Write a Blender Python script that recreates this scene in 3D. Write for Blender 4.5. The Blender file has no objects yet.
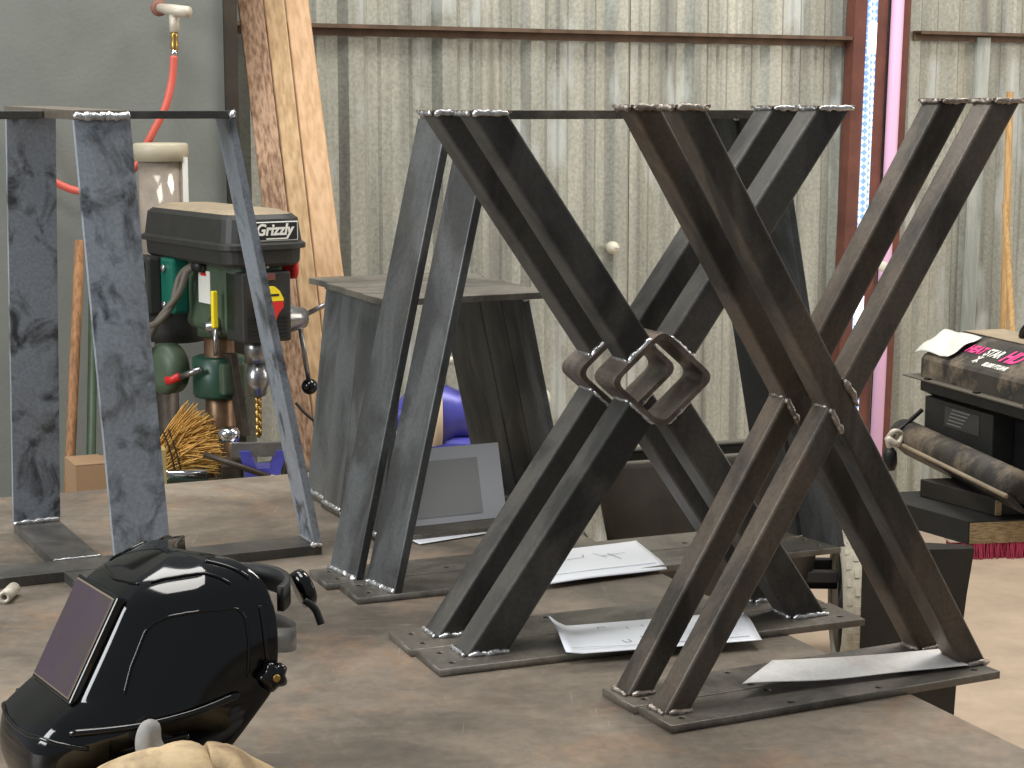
import bpy, bmesh, math, random
from mathutils import Vector, Matrix
random.seed(7)
scn = bpy.context.scene
COL = scn.collection
R = math.radians
TZ = 0.84                      # height of the work table
CAMZ = TZ + 0.715
PITCH = math.atan((384 - 106) / 1850.0)

# ------------------------------------------------------------------ helpers
def at(px, py, D):
    """point at horizontal depth D metres from the camera seen along a direction of the lens"""
    fw = Vector((0, math.cos(PITCH), -math.sin(PITCH))); up = Vector((0, math.sin(PITCH), math.cos(PITCH)))
    d = fw * 1850 + Vector((1, 0, 0)) * (px - 512) + up * (384 - py)
    return Vector((0, 0, CAMZ)) + d * (D / d.y)

def atz(px, py, z):
    fw = Vector((0, math.cos(PITCH), -math.sin(PITCH))); up = Vector((0, math.sin(PITCH), math.cos(PITCH)))
    d = fw * 1850 + Vector((1, 0, 0)) * (px - 512) + up * (384 - py)
    return Vector((0, 0, CAMZ)) + d * ((z - CAMZ) / d.z)

def thing(name, label, cat, loc=(0, 0, 0), rz=0, group=None):
    o = bpy.data.objects.new(name, None); COL.objects.link(o)
    o.empty_display_size = .05
    o.location = loc; o.rotation_euler = (0, 0, rz)
    tag(o, label, cat, group); return o

def tag(o, label, cat, group=None):
    o['label'] = label; o['category'] = cat
    if group: o['group'] = group
    return o

def obj(name, bm, mat, parent=None, smooth=False, loc=None, rot=None):
    bmesh.ops.recalc_face_normals(bm, faces=bm.faces[:])
    me = bpy.data.meshes.new(name); bm.to_mesh(me); bm.free()
    if smooth:
        for p in me.polygons: p.use_smooth = True
    return wrap(name, me, mat, parent, loc, rot)

def wrap(name, me, mat, parent=None, loc=None, rot=None):
    if mat:
        me.materials.clear(); me.materials.append(mat)
    o = bpy.data.objects.new(name, me); COL.objects.link(o)
    if parent: o.parent = parent
    if loc is not None: o.location = loc
    if rot is not None: o.rotation_euler = rot
    return o

def struct(o):
    o['kind'] = 'structure'; return o

def hexa(bm, b, t, bev=0, seg=2):
    """solid between four bottom points and four top points"""
    vb = [bm.verts.new(p) for p in b]; vt = [bm.verts.new(p) for p in t]
    fs = [bm.faces.new(vb[::-1]), bm.faces.new(vt)]
    es = []
    for i in range(4):
        j = (i + 1) % 4
        fs.append(bm.faces.new((vb[i], vb[j], vt[j], vt[i])))
        es.append(bm.edges.get((vb[i], vt[i])))
    if bev:
        bmesh.ops.bevel(bm, geom=es, offset=bev, segments=seg, affect='EDGES', profile=.5)

def box(bm, x0, x1, y0, y1, z0, z1, bev=0, M=None, seg=2):
    vs = [bm.verts.new(p) for p in ((x0,y0,z0),(x1,y0,z0),(x1,y1,z0),(x0,y1,z0),(x0,y0,z1),(x1,y0,z1),(x1,y1,z1),(x0,y1,z1))]
    for f in ((0,3,2,1),(4,5,6,7),(0,1,5,4),(1,2,6,5),(2,3,7,6),(3,0,4,7)): bm.faces.new([vs[i] for i in f])
    if bev:
        es = list({e for v in vs for e in v.link_edges})
        r = bmesh.ops.bevel(bm, geom=es, offset=bev, segments=seg, affect='EDGES', profile=.5)
        vs = list({v for f in r['faces'] for v in f.verts} | {v for v in vs if v.is_valid})
    if M is not None: bmesh.ops.transform(bm, matrix=M, verts=[v for v in vs if v.is_valid])

def frame_axes(d):
    d = d.normalized(); a = Vector((0, 0, 1)) if abs(d.z) < .9 else Vector((1, 0, 0))
    x = d.cross(a).normalized(); return x, x.cross(d).normalized()

def tube(bm, pts, r, n=10, caps=True):
    """tube through points; r a number or one radius per point"""
    pts = [Vector(p) for p in pts]
    rr = r if isinstance(r, (list, tuple)) else [r] * len(pts)
    rings = []; x = None
    for i, p in enumerate(pts):
        d = (pts[min(i+1, len(pts)-1)] - pts[max(i-1, 0)]).normalized()
        if x is None: x, y = frame_axes(d)
        else:
            x = (x - d * x.dot(d)).normalized(); y = d.cross(x)
        y = d.cross(x).normalized()
        rings.append([bm.verts.new(p + (x * math.cos(2*math.pi*k/n) + y * math.sin(2*math.pi*k/n)) * rr[i]) for k in range(n)])
    for a, b in zip(rings, rings[1:]):
        for k in range(n): bm.faces.new((a[k], a[(k+1) % n], b[(k+1) % n], b[k]))
    if caps: bm.faces.new(rings[0][::-1]); bm.faces.new(rings[-1])

def lathe(bm, prof, axis_p, axis_d, n=24):
    """profile of (distance along the axis, radius)"""
    p0 = Vector(axis_p); d = Vector(axis_d).normalized()
    tube(bm, [p0 + d * t for t, _ in prof], [max(q, .0004) for _, q in prof], n)

def spline(pts, k=8):
    P = [Vector(p) for p in pts]; out = []
    Q = [P[0]] + P + [P[-1]]
    for i in range(1, len(Q) - 2):
        a, b, c, d = Q[i-1], Q[i], Q[i+1], Q[i+2]
        for s in range(k):
            t = s / k
            out.append(.5 * ((2*b) + (c-a)*t + (2*a-5*b+4*c-d)*t*t + (3*b-a-3*c+d)*t**3))
    out.append(P[-1]); return out

def prism(bm, poly, y0, y1, M=None):
    """poly in x,z pushed from y0 to y1"""
    a = [bm.verts.new((x, y0, z)) for x, z in poly]; b = [bm.verts.new((x, y1, z)) for x, z in poly]
    bm.faces.new(a); bm.faces.new(b[::-1])
    n = len(poly)
    for i in range(n): bm.faces.new((a[i], b[i], b[(i+1) % n], a[(i+1) % n]))
    if M is not None: bmesh.ops.transform(bm, matrix=M, verts=a + b)

def sheet(bm, P, nu, nv, f):
    g = [[bm.verts.new(f(i / nu, j / nv)) for j in range(nv + 1)] for i in range(nu + 1)]
    for i in range(nu):
        for j in range(nv): bm.faces.new((g[i][j], g[i+1][j], g[i+1][j+1], g[i][j+1]))

def bead(bm, p0, p1, r, seed=0):
    rnd = random.Random(seed)
    p0, p1 = Vector(p0), Vector(p1); L = (p1 - p0).length; n = max(4, int(L / .004))
    pts = []; rr = []
    for i in range(n + 1):
        t = i / n
        pts.append(p0.lerp(p1, t) + Vector((rnd.uniform(-1,1), rnd.uniform(-1,1), rnd.uniform(-1,1))) * r * .25)
        rr.append(r * (.75 + .45 * rnd.random()) * (0.5 if i in (0, n) else 1))
    tube(bm, pts, rr, 8)

def plate_mesh(name, corners, z0, z1, holes=(), hr=.0055, mat=None, parent=None):
    """flat plate with real bolt holes"""
    cu = bpy.data.curves.new(name, 'CURVE'); cu.dimensions = '2D'; cu.fill_mode = 'BOTH'
    cu.extrude = (z1 - z0) / 2 - .0008; cu.bevel_depth = .0008; cu.bevel_resolution = 1
    s = cu.splines.new('POLY'); s.points.add(len(corners) - 1); s.use_cyclic_u = True
    for p, c in zip(s.points, corners): p.co = (c[0], c[1], 0, 1)
    for h in holes:
        s = cu.splines.new('POLY'); s.points.add(13); s.use_cyclic_u = True
        for k, p in enumerate(s.points): p.co = (h[0] + hr*math.cos(2*math.pi*k/14), h[1] + hr*math.sin(2*math.pi*k/14), 0, 1)
    tmp = bpy.data.objects.new('tmp', cu); COL.objects.link(tmp)
    dg = bpy.context.evaluated_depsgraph_get()
    me = bpy.data.meshes.new_from_object(tmp.evaluated_get(dg))
    bpy.data.objects.remove(tmp); bpy.data.curves.remove(cu)
    me.transform(Matrix.Translation((0, 0, (z0 + z1) / 2)))
    return wrap(name, me, mat, parent)

def text_mesh(name, body, size, mat, parent, M, depth=.0006, shear=0, offset=0, align='LEFT', sx=1):
    cu = bpy.data.curves.new(name, 'FONT'); cu.body = body; cu.size = size; cu.extrude = depth
    cu.shear = shear; cu.offset = offset; cu.align_x = align
    tmp = bpy.data.objects.new('tmp', cu); COL.objects.link(tmp)
    dg = bpy.context.evaluated_depsgraph_get()
    me = bpy.data.meshes.new_from_object(tmp.evaluated_get(dg))
    bpy.data.objects.remove(tmp); bpy.data.curves.remove(cu)
    me.transform(M @ Matrix.Diagonal((sx, 1, 1, 1)))
    return wrap(name, me, mat, parent)

def basis(o, x, y, z=None):
    x = Vector(x).normalized(); y = Vector(y); y = (y - x * y.dot(x)).normalized(); z = x.cross(y)
    m = Matrix((x, y, z)).transposed().to_4x4(); m.translation = Vector(o); return m

def upframe(o, x, y):
    """axes x and y in plan, z up"""
    m = Matrix((Vector(x).normalized(), Vector(y).normalized(), Vector((0, 0, 1)))).transposed().to_4x4(); m.translation = Vector(o); return m

def line_x(p, q, a, b):
    """crossing of line p-q with line a-b in the plane"""
    d1 = (q[0]-p[0], q[1]-p[1]); d2 = (b[0]-a[0], b[1]-a[1])
    den = d1[0]*d2[1] - d1[1]*d2[0]
    t = ((a[0]-p[0])*d2[1] - (a[1]-p[1])*d2[0]) / den
    return (p[0] + d1[0]*t, p[1] + d1[1]*t)

def weld(t, mat, p0, p1, r, seed=0):
    bm = bmesh.new(); bead(bm, p0, p1, r, seed); return obj('weld_bead', bm, mat, t, True)

# ------------------------------------------------------------------ materials
def s2l(c):
    return tuple(((v/255)/12.92 if v/255 <= .04045 else ((v/255 + .055)/1.055)**2.4) for v in c)

def nodes(name):
    m = bpy.data.materials.new(name); m.use_nodes = True
    nt = m.node_tree; b = nt.nodes['Principled BSDF']; return m, nt, b

def plain(name, c, rough=.5, metal=0, bump=0, bscale=200, var=0, vscale=6, emit=None, es=0, coat=0, trans=0, alpha=1):
    m, nt, b = nodes(name); L = nt.links
    c = s2l(c)
    b.inputs['Base Color'].default_value = (*c, 1); b.inputs['Roughness'].default_value = rough
    b.inputs['Metallic'].default_value = metal; b.inputs['Coat Weight'].default_value = coat
    b.inputs['Transmission Weight'].default_value = trans; b.inputs['Alpha'].default_value = alpha
    if emit:
        b.inputs['Emission Color'].default_value = (*s2l(emit), 1); b.inputs['Emission Strength'].default_value = es
    g = None
    if var or bump: g = nt.nodes.new('ShaderNodeNewGeometry')
    if var:
        n = nt.nodes.new('ShaderNodeTexNoise'); n.inputs['Scale'].default_value = vscale; n.inputs['Detail'].default_value = 6
        n.inputs['Roughness'].default_value = .65
        L.new(g.outputs['Position'], n.inputs['Vector'])
        r = nt.nodes.new('ShaderNodeValToRGB')
        r.color_ramp.elements[0].position = .3; r.color_ramp.elements[1].position = .7
        r.color_ramp.elements[0].color = (*[v * (1 - var) for v in c], 1)
        r.color_ramp.elements[1].color = (*[min(1, v * (1 + var)) for v in c], 1)
        L.new(n.outputs['Fac'], r.inputs['Fac']); L.new(r.outputs['Color'], b.inputs['Base Color'])
    if bump:
        n = nt.nodes.new('ShaderNodeTexNoise'); n.inputs['Scale'].default_value = bscale; n.inputs['Detail'].default_value = 4
        L.new(g.outputs['Position'], n.inputs['Vector'])
        u = nt.nodes.new('ShaderNodeBump'); u.inputs['Strength'].default_value = bump; u.inputs['Distance'].default_value = .004
        L.new(n.outputs['Fac'], u.inputs['Height']); L.new(u.outputs['Normal'], b.inputs['Normal'])
    return m

def blotch(name, c1, c2, c3=None, scale=14, rough=(.35, .6), metal=.6, stretch=(1, 1, 1), lo=.42, hi=.58, scale3=5, amt3=.5, bump=.1):
    """mill-scale steel, stained sheet and the like: two tones in cloudy patches and a third breaking through"""
    m, nt, b = nodes(name); L = nt.links
    g = nt.nodes.new('ShaderNodeNewGeometry'); mp = nt.nodes.new('ShaderNodeMapping')
    mp.inputs['Scale'].default_value = stretch
    L.new(g.outputs['Position'], mp.inputs['Vector'])
    n = nt.nodes.new('ShaderNodeTexNoise'); n.inputs['Scale'].default_value = scale; n.inputs['Detail'].default_value = 5
    n.inputs['Roughness'].default_value = .6; n.inputs['Distortion'].default_value = .6
    L.new(mp.outputs['Vector'], n.inputs['Vector'])
    r = nt.nodes.new('ShaderNodeValToRGB'); r.color_ramp.elements[0].position = lo; r.color_ramp.elements[1].position = hi
    r.color_ramp.elements[0].color = (*s2l(c1), 1); r.color_ramp.elements[1].color = (*s2l(c2), 1)
    L.new(n.outputs['Fac'], r.inputs['Fac']); out = r.outputs['Color']
    if c3:
        n3 = nt.nodes.new('ShaderNodeTexNoise'); n3.inputs['Scale'].default_value = scale3; n3.inputs['Detail'].default_value = 8
        n3.inputs['Roughness'].default_value = .7
        L.new(mp.outputs['Vector'], n3.inputs['Vector'])
        r3 = nt.nodes.new('ShaderNodeValToRGB'); r3.color_ramp.elements[0].position = .48; r3.color_ramp.elements[1].position = .66
        r3.color_ramp.elements[1].color = (amt3, amt3, amt3, 1)
        L.new(n3.outputs['Fac'], r3.inputs['Fac'])
        mx = nt.nodes.new('ShaderNodeMix'); mx.data_type = 'RGBA'
        L.new(r3.outputs['Color'], mx.inputs['Factor']); L.new(out, mx.inputs['A'])
        mx.inputs['B'].default_value = (*s2l(c3), 1); out = mx.outputs['Result']
    ng = nt.nodes.new('ShaderNodeTexNoise'); ng.inputs['Scale'].default_value = 190; ng.inputs['Detail'].default_value = 2
    L.new(g.outputs['Position'], ng.inputs['Vector'])
    rg = nt.nodes.new('ShaderNodeValToRGB'); rg.color_ramp.elements[0].position = .32; rg.color_ramp.elements[1].position = .68
    rg.color_ramp.elements[0].color = (.86, .86, .86, 1); rg.color_ramp.elements[1].color = (1.12, 1.11, 1.1, 1)
    L.new(ng.outputs['Fac'], rg.inputs['Fac'])
    mg = nt.nodes.new('ShaderNodeMix'); mg.data_type = 'RGBA'; mg.blend_type = 'MULTIPLY'; mg.inputs['Factor'].default_value = 1 if metal else .3
    L.new(out, mg.inputs['A']); L.new(rg.outputs['Color'], mg.inputs['B']); out = mg.outputs['Result']
    L.new(out, b.inputs['Base Color'])
    mr = nt.nodes.new('ShaderNodeMapRange'); mr.inputs['To Min'].default_value = rough[1]; mr.inputs['To Max'].default_value = rough[0]
    L.new(n.outputs['Fac'], mr.inputs['Value']); L.new(mr.outputs['Result'], b.inputs['Roughness'])
    b.inputs['Metallic'].default_value = metal
    if bump:
        nb = nt.nodes.new('ShaderNodeTexNoise'); nb.inputs['Scale'].default_value = 220; nb.inputs['Detail'].default_value = 3
        L.new(g.outputs['Position'], nb.inputs['Vector'])
        u = nt.nodes.new('ShaderNodeBump'); u.inputs['Strength'].default_value = bump; u.inputs['Distance'].default_value = .002
        L.new(nb.outputs['Fac'], u.inputs['Height']); L.new(u.outputs['Normal'], b.inputs['Normal'])
    return m

def wood(name, c1, c2, axis, scale=9, c3=None, stretch=26):
    m, nt, b = nodes(name); L = nt.links
    tc = nt.nodes.new('ShaderNodeTexCoord'); mp = nt.nodes.new('ShaderNodeMapping')
    sc = [stretch] * 3; sc[axis] = .08; mp.inputs['Scale'].default_value = sc
    L.new(tc.outputs['Object'], mp.inputs['Vector'])
    n = nt.nodes.new('ShaderNodeTexNoise'); n.inputs['Scale'].default_value = scale; n.inputs['Detail'].default_value = 3
    n.inputs['Distortion'].default_value = 0; L.new(mp.outputs['Vector'], n.inputs['Vector'])
    r = nt.nodes.new('ShaderNodeValToRGB'); r.color_ramp.elements[0].position = .35; r.color_ramp.elements[1].position = .62
    r.color_ramp.elements[0].color = (*s2l(c1), 1); r.color_ramp.elements[1].color = (*s2l(c2), 1)
    L.new(n.outputs['Fac'], r.inputs['Fac']); L.new(r.outputs['Color'], b.inputs['Base Color'])
    b.inputs['Roughness'].default_value = .7
    return m

M = {}
M['xsteel'] = blotch('dark_mill_scale_steel', (54, 53, 51), (84, 82, 78), (110, 102, 92), scale=9, metal=.3, rough=(.38, .55), amt3=.35, stretch=(1, 1, .5))
M['fsteel'] = blotch('brown_mill_scale_steel', (60, 55, 49), (92, 84, 75), (128, 106, 84), scale=10, metal=.3, rough=(.36, .55), amt3=.45, stretch=(1, 1, .5))
M['gsteel'] = blotch('grey_mill_scale_steel', (68, 69, 68), (96, 99, 100), (112, 108, 102), scale=10, metal=.35, rough=(.35, .5), amt3=.3, stretch=(1, 1, .5))
M['bsteel'] = blotch('blue_mill_scale_steel', (74, 76, 80), (158, 166, 176), (124, 122, 118), scale=19, metal=.25, rough=(.32, .55), amt3=.4, lo=.36, hi=.5, stretch=(1, 1, .7))
M['plate'] = blotch('plate_steel', (82, 79, 73), (116, 111, 103), (136, 124, 108), scale=9, metal=.45, rough=(.35, .55), amt3=.4)
M['dplate'] = blotch('dark_plate_steel', (76, 75, 73), (102, 100, 96), (112, 106, 98), scale=9, metal=.4, rough=(.35, .5), amt3=.4)
M['cut'] = plain('bare_cut_steel', (150, 138, 125), .35, .8, var=.25, vscale=60)
M['weld'] = plain('weld_metal', (205, 205, 205), .28, .9, var=.4, vscale=120, bump=.3, bscale=400)
M['rweld'] = plain('rusted_weld_metal', (158, 148, 138), .35, .85, var=.5, vscale=90, bump=.4, bscale=400)
M['diamond'] = blotch('heat_tinted_steel', (100, 90, 83), (132, 120, 112), (146, 122, 104), scale=20, metal=.6, rough=(.3, .45))
M['paper'] = plain('white_paper_sleeve', (236, 240, 246), .35, 0)
M['dirty_paper'] = blotch('smudged_paper', (226, 224, 219), (241, 239, 235), (176, 156, 132), scale=7, metal=0, rough=(.4, .6), amt3=.5, bump=0)
M['ink'] = plain('grey_pencil_line', (130, 132, 140), .8)
M['black_gloss'] = plain('gloss_black_plastic', (9, 9, 10), .08, 0)
M['black_matt'] = plain('matt_black_plastic', (24, 24, 25), .5, 0)
M['lens'] = blotch('purple_welding_lens', (58, 42, 54), (66, 48, 64), (58, 52, 40), scale=9, metal=0, rough=(.35, .5), scale3=16, amt3=.8, bump=.05)
M['lens_edge'] = plain('dusty_lens_edge', (122, 108, 88), .6)
M['clear'] = plain('grey_translucent_strap', (130, 130, 128), .25, 0, alpha=.75)
M['chrome'] = plain('chrome', (210, 212, 215), .15, 1)
M['leather'] = plain('tan_leather', (196, 172, 132), .8, 0, bump=.25, bscale=120, var=.22, vscale=22)
M['leather_worn'] = plain('worn_brown_leather', (132, 112, 86), .75, 0, bump=.25, bscale=120, var=.35, vscale=30)
M['leather_grey'] = plain('grey_leather', (150, 148, 145), .8, 0, bump=.25, bscale=140, var=.12, vscale=30)

# table top: worn steel
def table_mat():
    m, nt, b = nodes('worn_steel_table_top'); L = nt.links
    g = nt.nodes.new('ShaderNodeNewGeometry')
    def noise(sc, det=6, st=(1,1,1), rz=0, rough=.6):
        mp = nt.nodes.new('ShaderNodeMapping'); mp.inputs['Scale'].default_value = st; mp.inputs['Rotation'].default_value = (0, 0, rz)
        L.new(g.outputs['Position'], mp.inputs['Vector'])
        n = nt.nodes.new('ShaderNodeTexNoise'); n.inputs['Scale'].default_value = sc; n.inputs['Detail'].default_value = det
        n.inputs['Roughness'].default_value = rough; n.inputs['Distortion'].default_value = .5
        L.new(mp.outputs['Vector'], n.inputs['Vector']); return n.outputs['Fac']
    def ramp(f, p0, c0, p1, c1):
        r = nt.nodes.new('ShaderNodeValToRGB'); r.color_ramp.elements[0].position = p0; r.color_ramp.elements[1].position = p1
        r.color_ramp.elements[0].color = (*c0, 1); r.color_ramp.elements[1].color = (*c1, 1)
        L.new(f, r.inputs['Fac']); return r.outputs['Color']
    def mix(f, a, bb):
        x = nt.nodes.new('ShaderNodeMix'); x.data_type = 'RGBA'; L.new(f, x.inputs['Factor']); L.new(a, x.inputs['A'])
        if isinstance(bb, tuple): x.inputs['B'].default_value = (*bb, 1)
        else: L.new(bb, x.inputs['B'])
        return x.outputs['Result']
    base = ramp(noise(3.4, 9, rough=.6), .34, s2l((92, 84, 75)), .66, s2l((148, 136, 121)))
    rust = ramp(noise(4.5, 10, rough=.7), .52, (0, 0, 0), .70, (.6, .6, .6))
    c = mix(rust, base, s2l((158, 122, 92)))
    dark = ramp(noise(3.5, 10, (1, 1.7, 1), R(-24), .66), .52, (0, 0, 0), .70, (.6, .6, .6))
    c = mix(dark, c, s2l((78, 73, 66)))
    fine = ramp(noise(60, 4), .35, (.86, .86, .86), .65, (1.1, 1.1, 1.1))
    mf = nt.nodes.new('ShaderNodeMix'); mf.data_type = 'RGBA'; mf.blend_type = 'MULTIPLY'; mf.inputs['Factor'].default_value = 1
    L.new(c, mf.inputs['A']); L.new(fine, mf.inputs['B']); c = mf.outputs['Result']
    scr = ramp(noise(7, 2, (1, 30, 1), R(38)), .70, (0, 0, 0), .76, (.45, .45, .45))
    c = mix(scr, c, s2l((196, 190, 180)))
    scr2 = ramp(noise(5, 2, (34, 1, 1), R(20)), .71, (0, 0, 0), .77, (.4, .4, .4))
    c = mix(scr2, c, s2l((186, 180, 170)))
    L.new(c, b.inputs['Base Color']); b.inputs['Metallic'].default_value = .25
    mr = nt.nodes.new('ShaderNodeMapRange'); mr.inputs['To Min'].default_value = .34; mr.inputs['To Max'].default_value = .62
    L.new(noise(9, 6), mr.inputs['Value']); L.new(mr.outputs['Result'], b.inputs['Roughness'])
    return m
M['table'] = table_mat()

def galv_mat():
    """old galvanised sheet: vertical streaks of dirt over pale zinc"""
    m, nt, b = nodes('old_galvanised_sheet'); L = nt.links
    g = nt.nodes.new('ShaderNodeNewGeometry')
    def noise(sc, st, det=5):
        mp = nt.nodes.new('ShaderNodeMapping'); mp.inputs['Scale'].default_value = st
        L.new(g.outputs['Position'], mp.inputs['Vector'])
        n = nt.nodes.new('ShaderNodeTexNoise'); n.inputs['Scale'].default_value = sc; n.inputs['Detail'].default_value = det
        L.new(mp.outputs['Vector'], n.inputs['Vector']); return n.outputs['Fac']
    def ramp(f, *st):
        r = nt.nodes.new('ShaderNodeValToRGB')
        while len(r.color_ramp.elements) < len(st): r.color_ramp.elements.new(.5)
        for e, (p, c) in zip(r.color_ramp.elements, st): e.position = p; e.color = (*c, 1)
        L.new(f, r.inputs['Fac']); return r.outputs['Color']
    base = ramp(noise(11, (1, 1, .06)), (.3, s2l((136, 138, 130))), (.5, s2l((164, 166, 156))), (.7, s2l((188, 188, 176))))
    sp = ramp(noise(90, (1, 1, 1), 2), (.3, (.86, .86, .86)), (.7, (1.2, 1.2, 1.2)))
    mu = nt.nodes.new('ShaderNodeMix'); mu.data_type = 'RGBA'; mu.blend_type = 'MULTIPLY'; mu.inputs['Factor'].default_value = 1
    L.new(base, mu.inputs['A']); L.new(sp, mu.inputs['B'])
    rs = ramp(noise(7, (1, 1, .1)), (.58, (0, 0, 0)), (.76, (.35, .35, .35)))
    mx = nt.nodes.new('ShaderNodeMix'); mx.data_type = 'RGBA'; L.new(rs, mx.inputs['Factor']); L.new(mu.outputs['Result'], mx.inputs['A'])
    mx.inputs['B'].default_value = (*s2l((178, 156, 116)), 1)
    dk = ramp(noise(14, (1, 1, .03), 3), (.56, (0, 0, 0)), (.66, (.55, .55, .55)))
    md = nt.nodes.new('ShaderNodeMix'); md.data_type = 'RGBA'; L.new(dk, md.inputs['Factor']); L.new(mx.outputs['Result'], md.inputs['A'])
    md.inputs['B'].default_value = (*s2l((112, 114, 110)), 1); mx = md
    ws = ramp(noise(4, (2, 2, .6), 10), (.56, (0, 0, 0)), (.66, (.75, .75, .75)))
    m2 = nt.nodes.new('ShaderNodeMix'); m2.data_type = 'RGBA'; L.new(ws, m2.inputs['Factor']); L.new(mx.outputs['Result'], m2.inputs['A'])
    m2.inputs['B'].default_value = (*s2l((200, 206, 204)), 1)
    L.new(m2.outputs['Result'], b.inputs['Base Color'])
    b.inputs['Metallic'].default_value = .35; b.inputs['Roughness'].default_value = .5
    return m
M['galv'] = galv_mat()
M['rust'] = plain('rusty_primer_steel', (104, 62, 50), .7, 0, var=.3, vscale=9, bump=.15)
M['purlin'] = plain('rusty_purlin', (104, 84, 68), .7, .1, var=.35, vscale=14)
M['panel'] = plain('grey_painted_panel', (116, 120, 114), .75, 0, var=.09, vscale=5, bump=.25, bscale=90)
M['gap'] = plain('dark_gap', (52, 46, 38), .9, 0, var=.4, vscale=8)  # near-black for gaps, their shade put into the colour
M['concrete'] = plain('dusty_concrete', (176, 158, 138), .85, 0, var=.16, vscale=5, bump=.1, bscale=40)
M['board_brown'] = wood('rough_brown_timber', (122, 90, 66), (178, 146, 118), 2, 5)
M['board_tan'] = wood('sawn_tan_timber', (170, 138, 98), (200, 168, 128), 2, 3)
M['board_pale'] = wood('planed_pale_timber', (192, 154, 114), (212, 176, 138), 2, 3)
M['handle'] = wood('old_handle_wood', (112, 78, 48), (150, 108, 70), 2, 6)
M['handle_pale'] = wood('pale_handle_wood', (170, 132, 84), (200, 164, 112), 2, 6)
M['red_hose'] = plain('red_rubber_hose', (206, 94, 80), .45)
M['brass'] = plain('brass', (186, 150, 84), .3, .9)
M['pvc'] = plain('dull_white_fitting', (196, 188, 172), .5, .2)
M['black_paint'] = plain('black_textured_paint', (40, 40, 38), .5, 0, var=.2, vscale=20, bump=.1, bscale=300)
M['dust'] = plain('dusty_black_top', (146, 132, 110), .8, 0, var=.25, vscale=12)
M['green'] = plain('dark_green_enamel', (42, 74, 60), .35, .1, var=.3, vscale=12)
M['green_dusty'] = plain('dusty_olive_green_enamel', (72, 88, 70), .5, .1, var=.3, vscale=10)
M['teal'] = plain('teal_green_enamel', (22, 100, 84), .3, .1)
M['rusty_col'] = plain('rusty_column_steel', (116, 92, 70), .4, .7, var=.4, vscale=16)
M['steel'] = plain('machined_steel', (150, 150, 150), .28, .9, var=.2, vscale=30)
M['iron'] = plain('dark_grimy_iron', (66, 58, 50), .5, .5, var=.4, vscale=40)
M['red'] = plain('red_plastic', (206, 44, 40), .4)
M['yellow'] = plain('yellow_plastic', (240, 216, 40), .4)
M['white'] = plain('white_label', (222, 222, 214), .6)
M['cable'] = plain('grey_cable', (92, 86, 76), .6)
M['blue'] = plain('purple_blue_enamel', (74, 74, 158), .35, .1, var=.2, vscale=14)
M['cream'] = plain('cream_guard', (216, 196, 168), .5, 0, var=.15)
M['straw'] = plain('broom_straw', (206, 160, 84), .8, 0, var=.3, vscale=70)
M['cord'] = plain('black_cord', (40, 36, 32), .7)
M['cardboard'] = plain('cardboard', (150, 122, 92), .9, 0, var=.1)
M['ochre'] = plain('ochre_timber', (160, 142, 92), .8, 0, var=.15)
M['tyre'] = plain('dusty_grey_tyre', (150, 145, 130), .9, 0, var=.2, vscale=30)
M['dusty_black'] = blotch('dusty_black_paint', (40, 38, 35), (62, 57, 50), (158, 140, 116), scale=12, metal=0, rough=(.6, .8), scale3=7, amt3=.7)
M['tub'] = plain('worn_black_plastic_tub', (46, 42, 36), .5, 0, var=.35, vscale=9)
M['grey_rim'] = plain('grey_tub_rim', (88, 84, 76), .7, 0, var=.2)  # rim in a lighter grey than the tub
M['ply'] = wood('plywood_edge', (150, 124, 86), (198, 172, 128), 0, 12)
M['pink'] = plain('hot_pink_print', (232, 70, 140), .5)
M['crimson'] = plain('crimson_bristles', (150, 44, 70), .8, 0, var=.35, vscale=80)
M['canister'] = plain('smoky_clear_canister', (150, 140, 128), .12, .1, var=.25, vscale=12)
M['beige'] = plain('beige_plastic_cap', (178, 170, 148), .45)
M['white_knob'] = plain('white_porcelain', (222, 218, 200), .35)
def strip_mat(name, c1, c2, es, scale):
    m, nt, b = nodes(name); L = nt.links
    g = nt.nodes.new('ShaderNodeTexCoord'); mp = nt.nodes.new('ShaderNodeMapping')
    mp.inputs['Rotation'].default_value = (0, R(45), 0)
    L.new(g.outputs['Object'], mp.inputs['Vector'])
    ck = nt.nodes.new('ShaderNodeTexChecker'); ck.inputs['Scale'].default_value = scale
    L.new(mp.outputs['Vector'], ck.inputs['Vector'])
    ck.inputs['Color1'].default_value = (*s2l(c1), 1); ck.inputs['Color2'].default_value = (*s2l(c2), 1)
    L.new(ck.outputs['Color'], b.inputs['Emission Color']); L.new(ck.outputs['Color'], b.inputs['Base Color'])
    b.inputs['Emission Strength'].default_value = es
    return m
M['daylight'] = strip_mat('daylight_through_mesh', (120, 160, 232), (214, 228, 250), .75, 55)
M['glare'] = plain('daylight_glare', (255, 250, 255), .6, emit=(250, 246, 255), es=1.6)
M['pink_light'] = plain('pink_glowing_pipe', (214, 170, 200), .5, emit=(226, 182, 206), es=.30, var=0)  # light from behind put in as a weak glow of the pipe

# ------------------------------------------------------------------ the setting
wp = Vector((-.616, 5.70, 0)); wd = Vector((.857, .515, 0)).normalized(); wn = Vector((wd.y, -wd.x, 0))   # line of the sheet wall, facing the camera side
def wall_pt(s, n, z): return wp + wd * s + wn * n + Vector((0, 0, z))

bm = bmesh.new(); box(bm, -6, 8, -3, 12, -.2, 0); struct(obj('floor', bm, M['concrete']))

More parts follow.
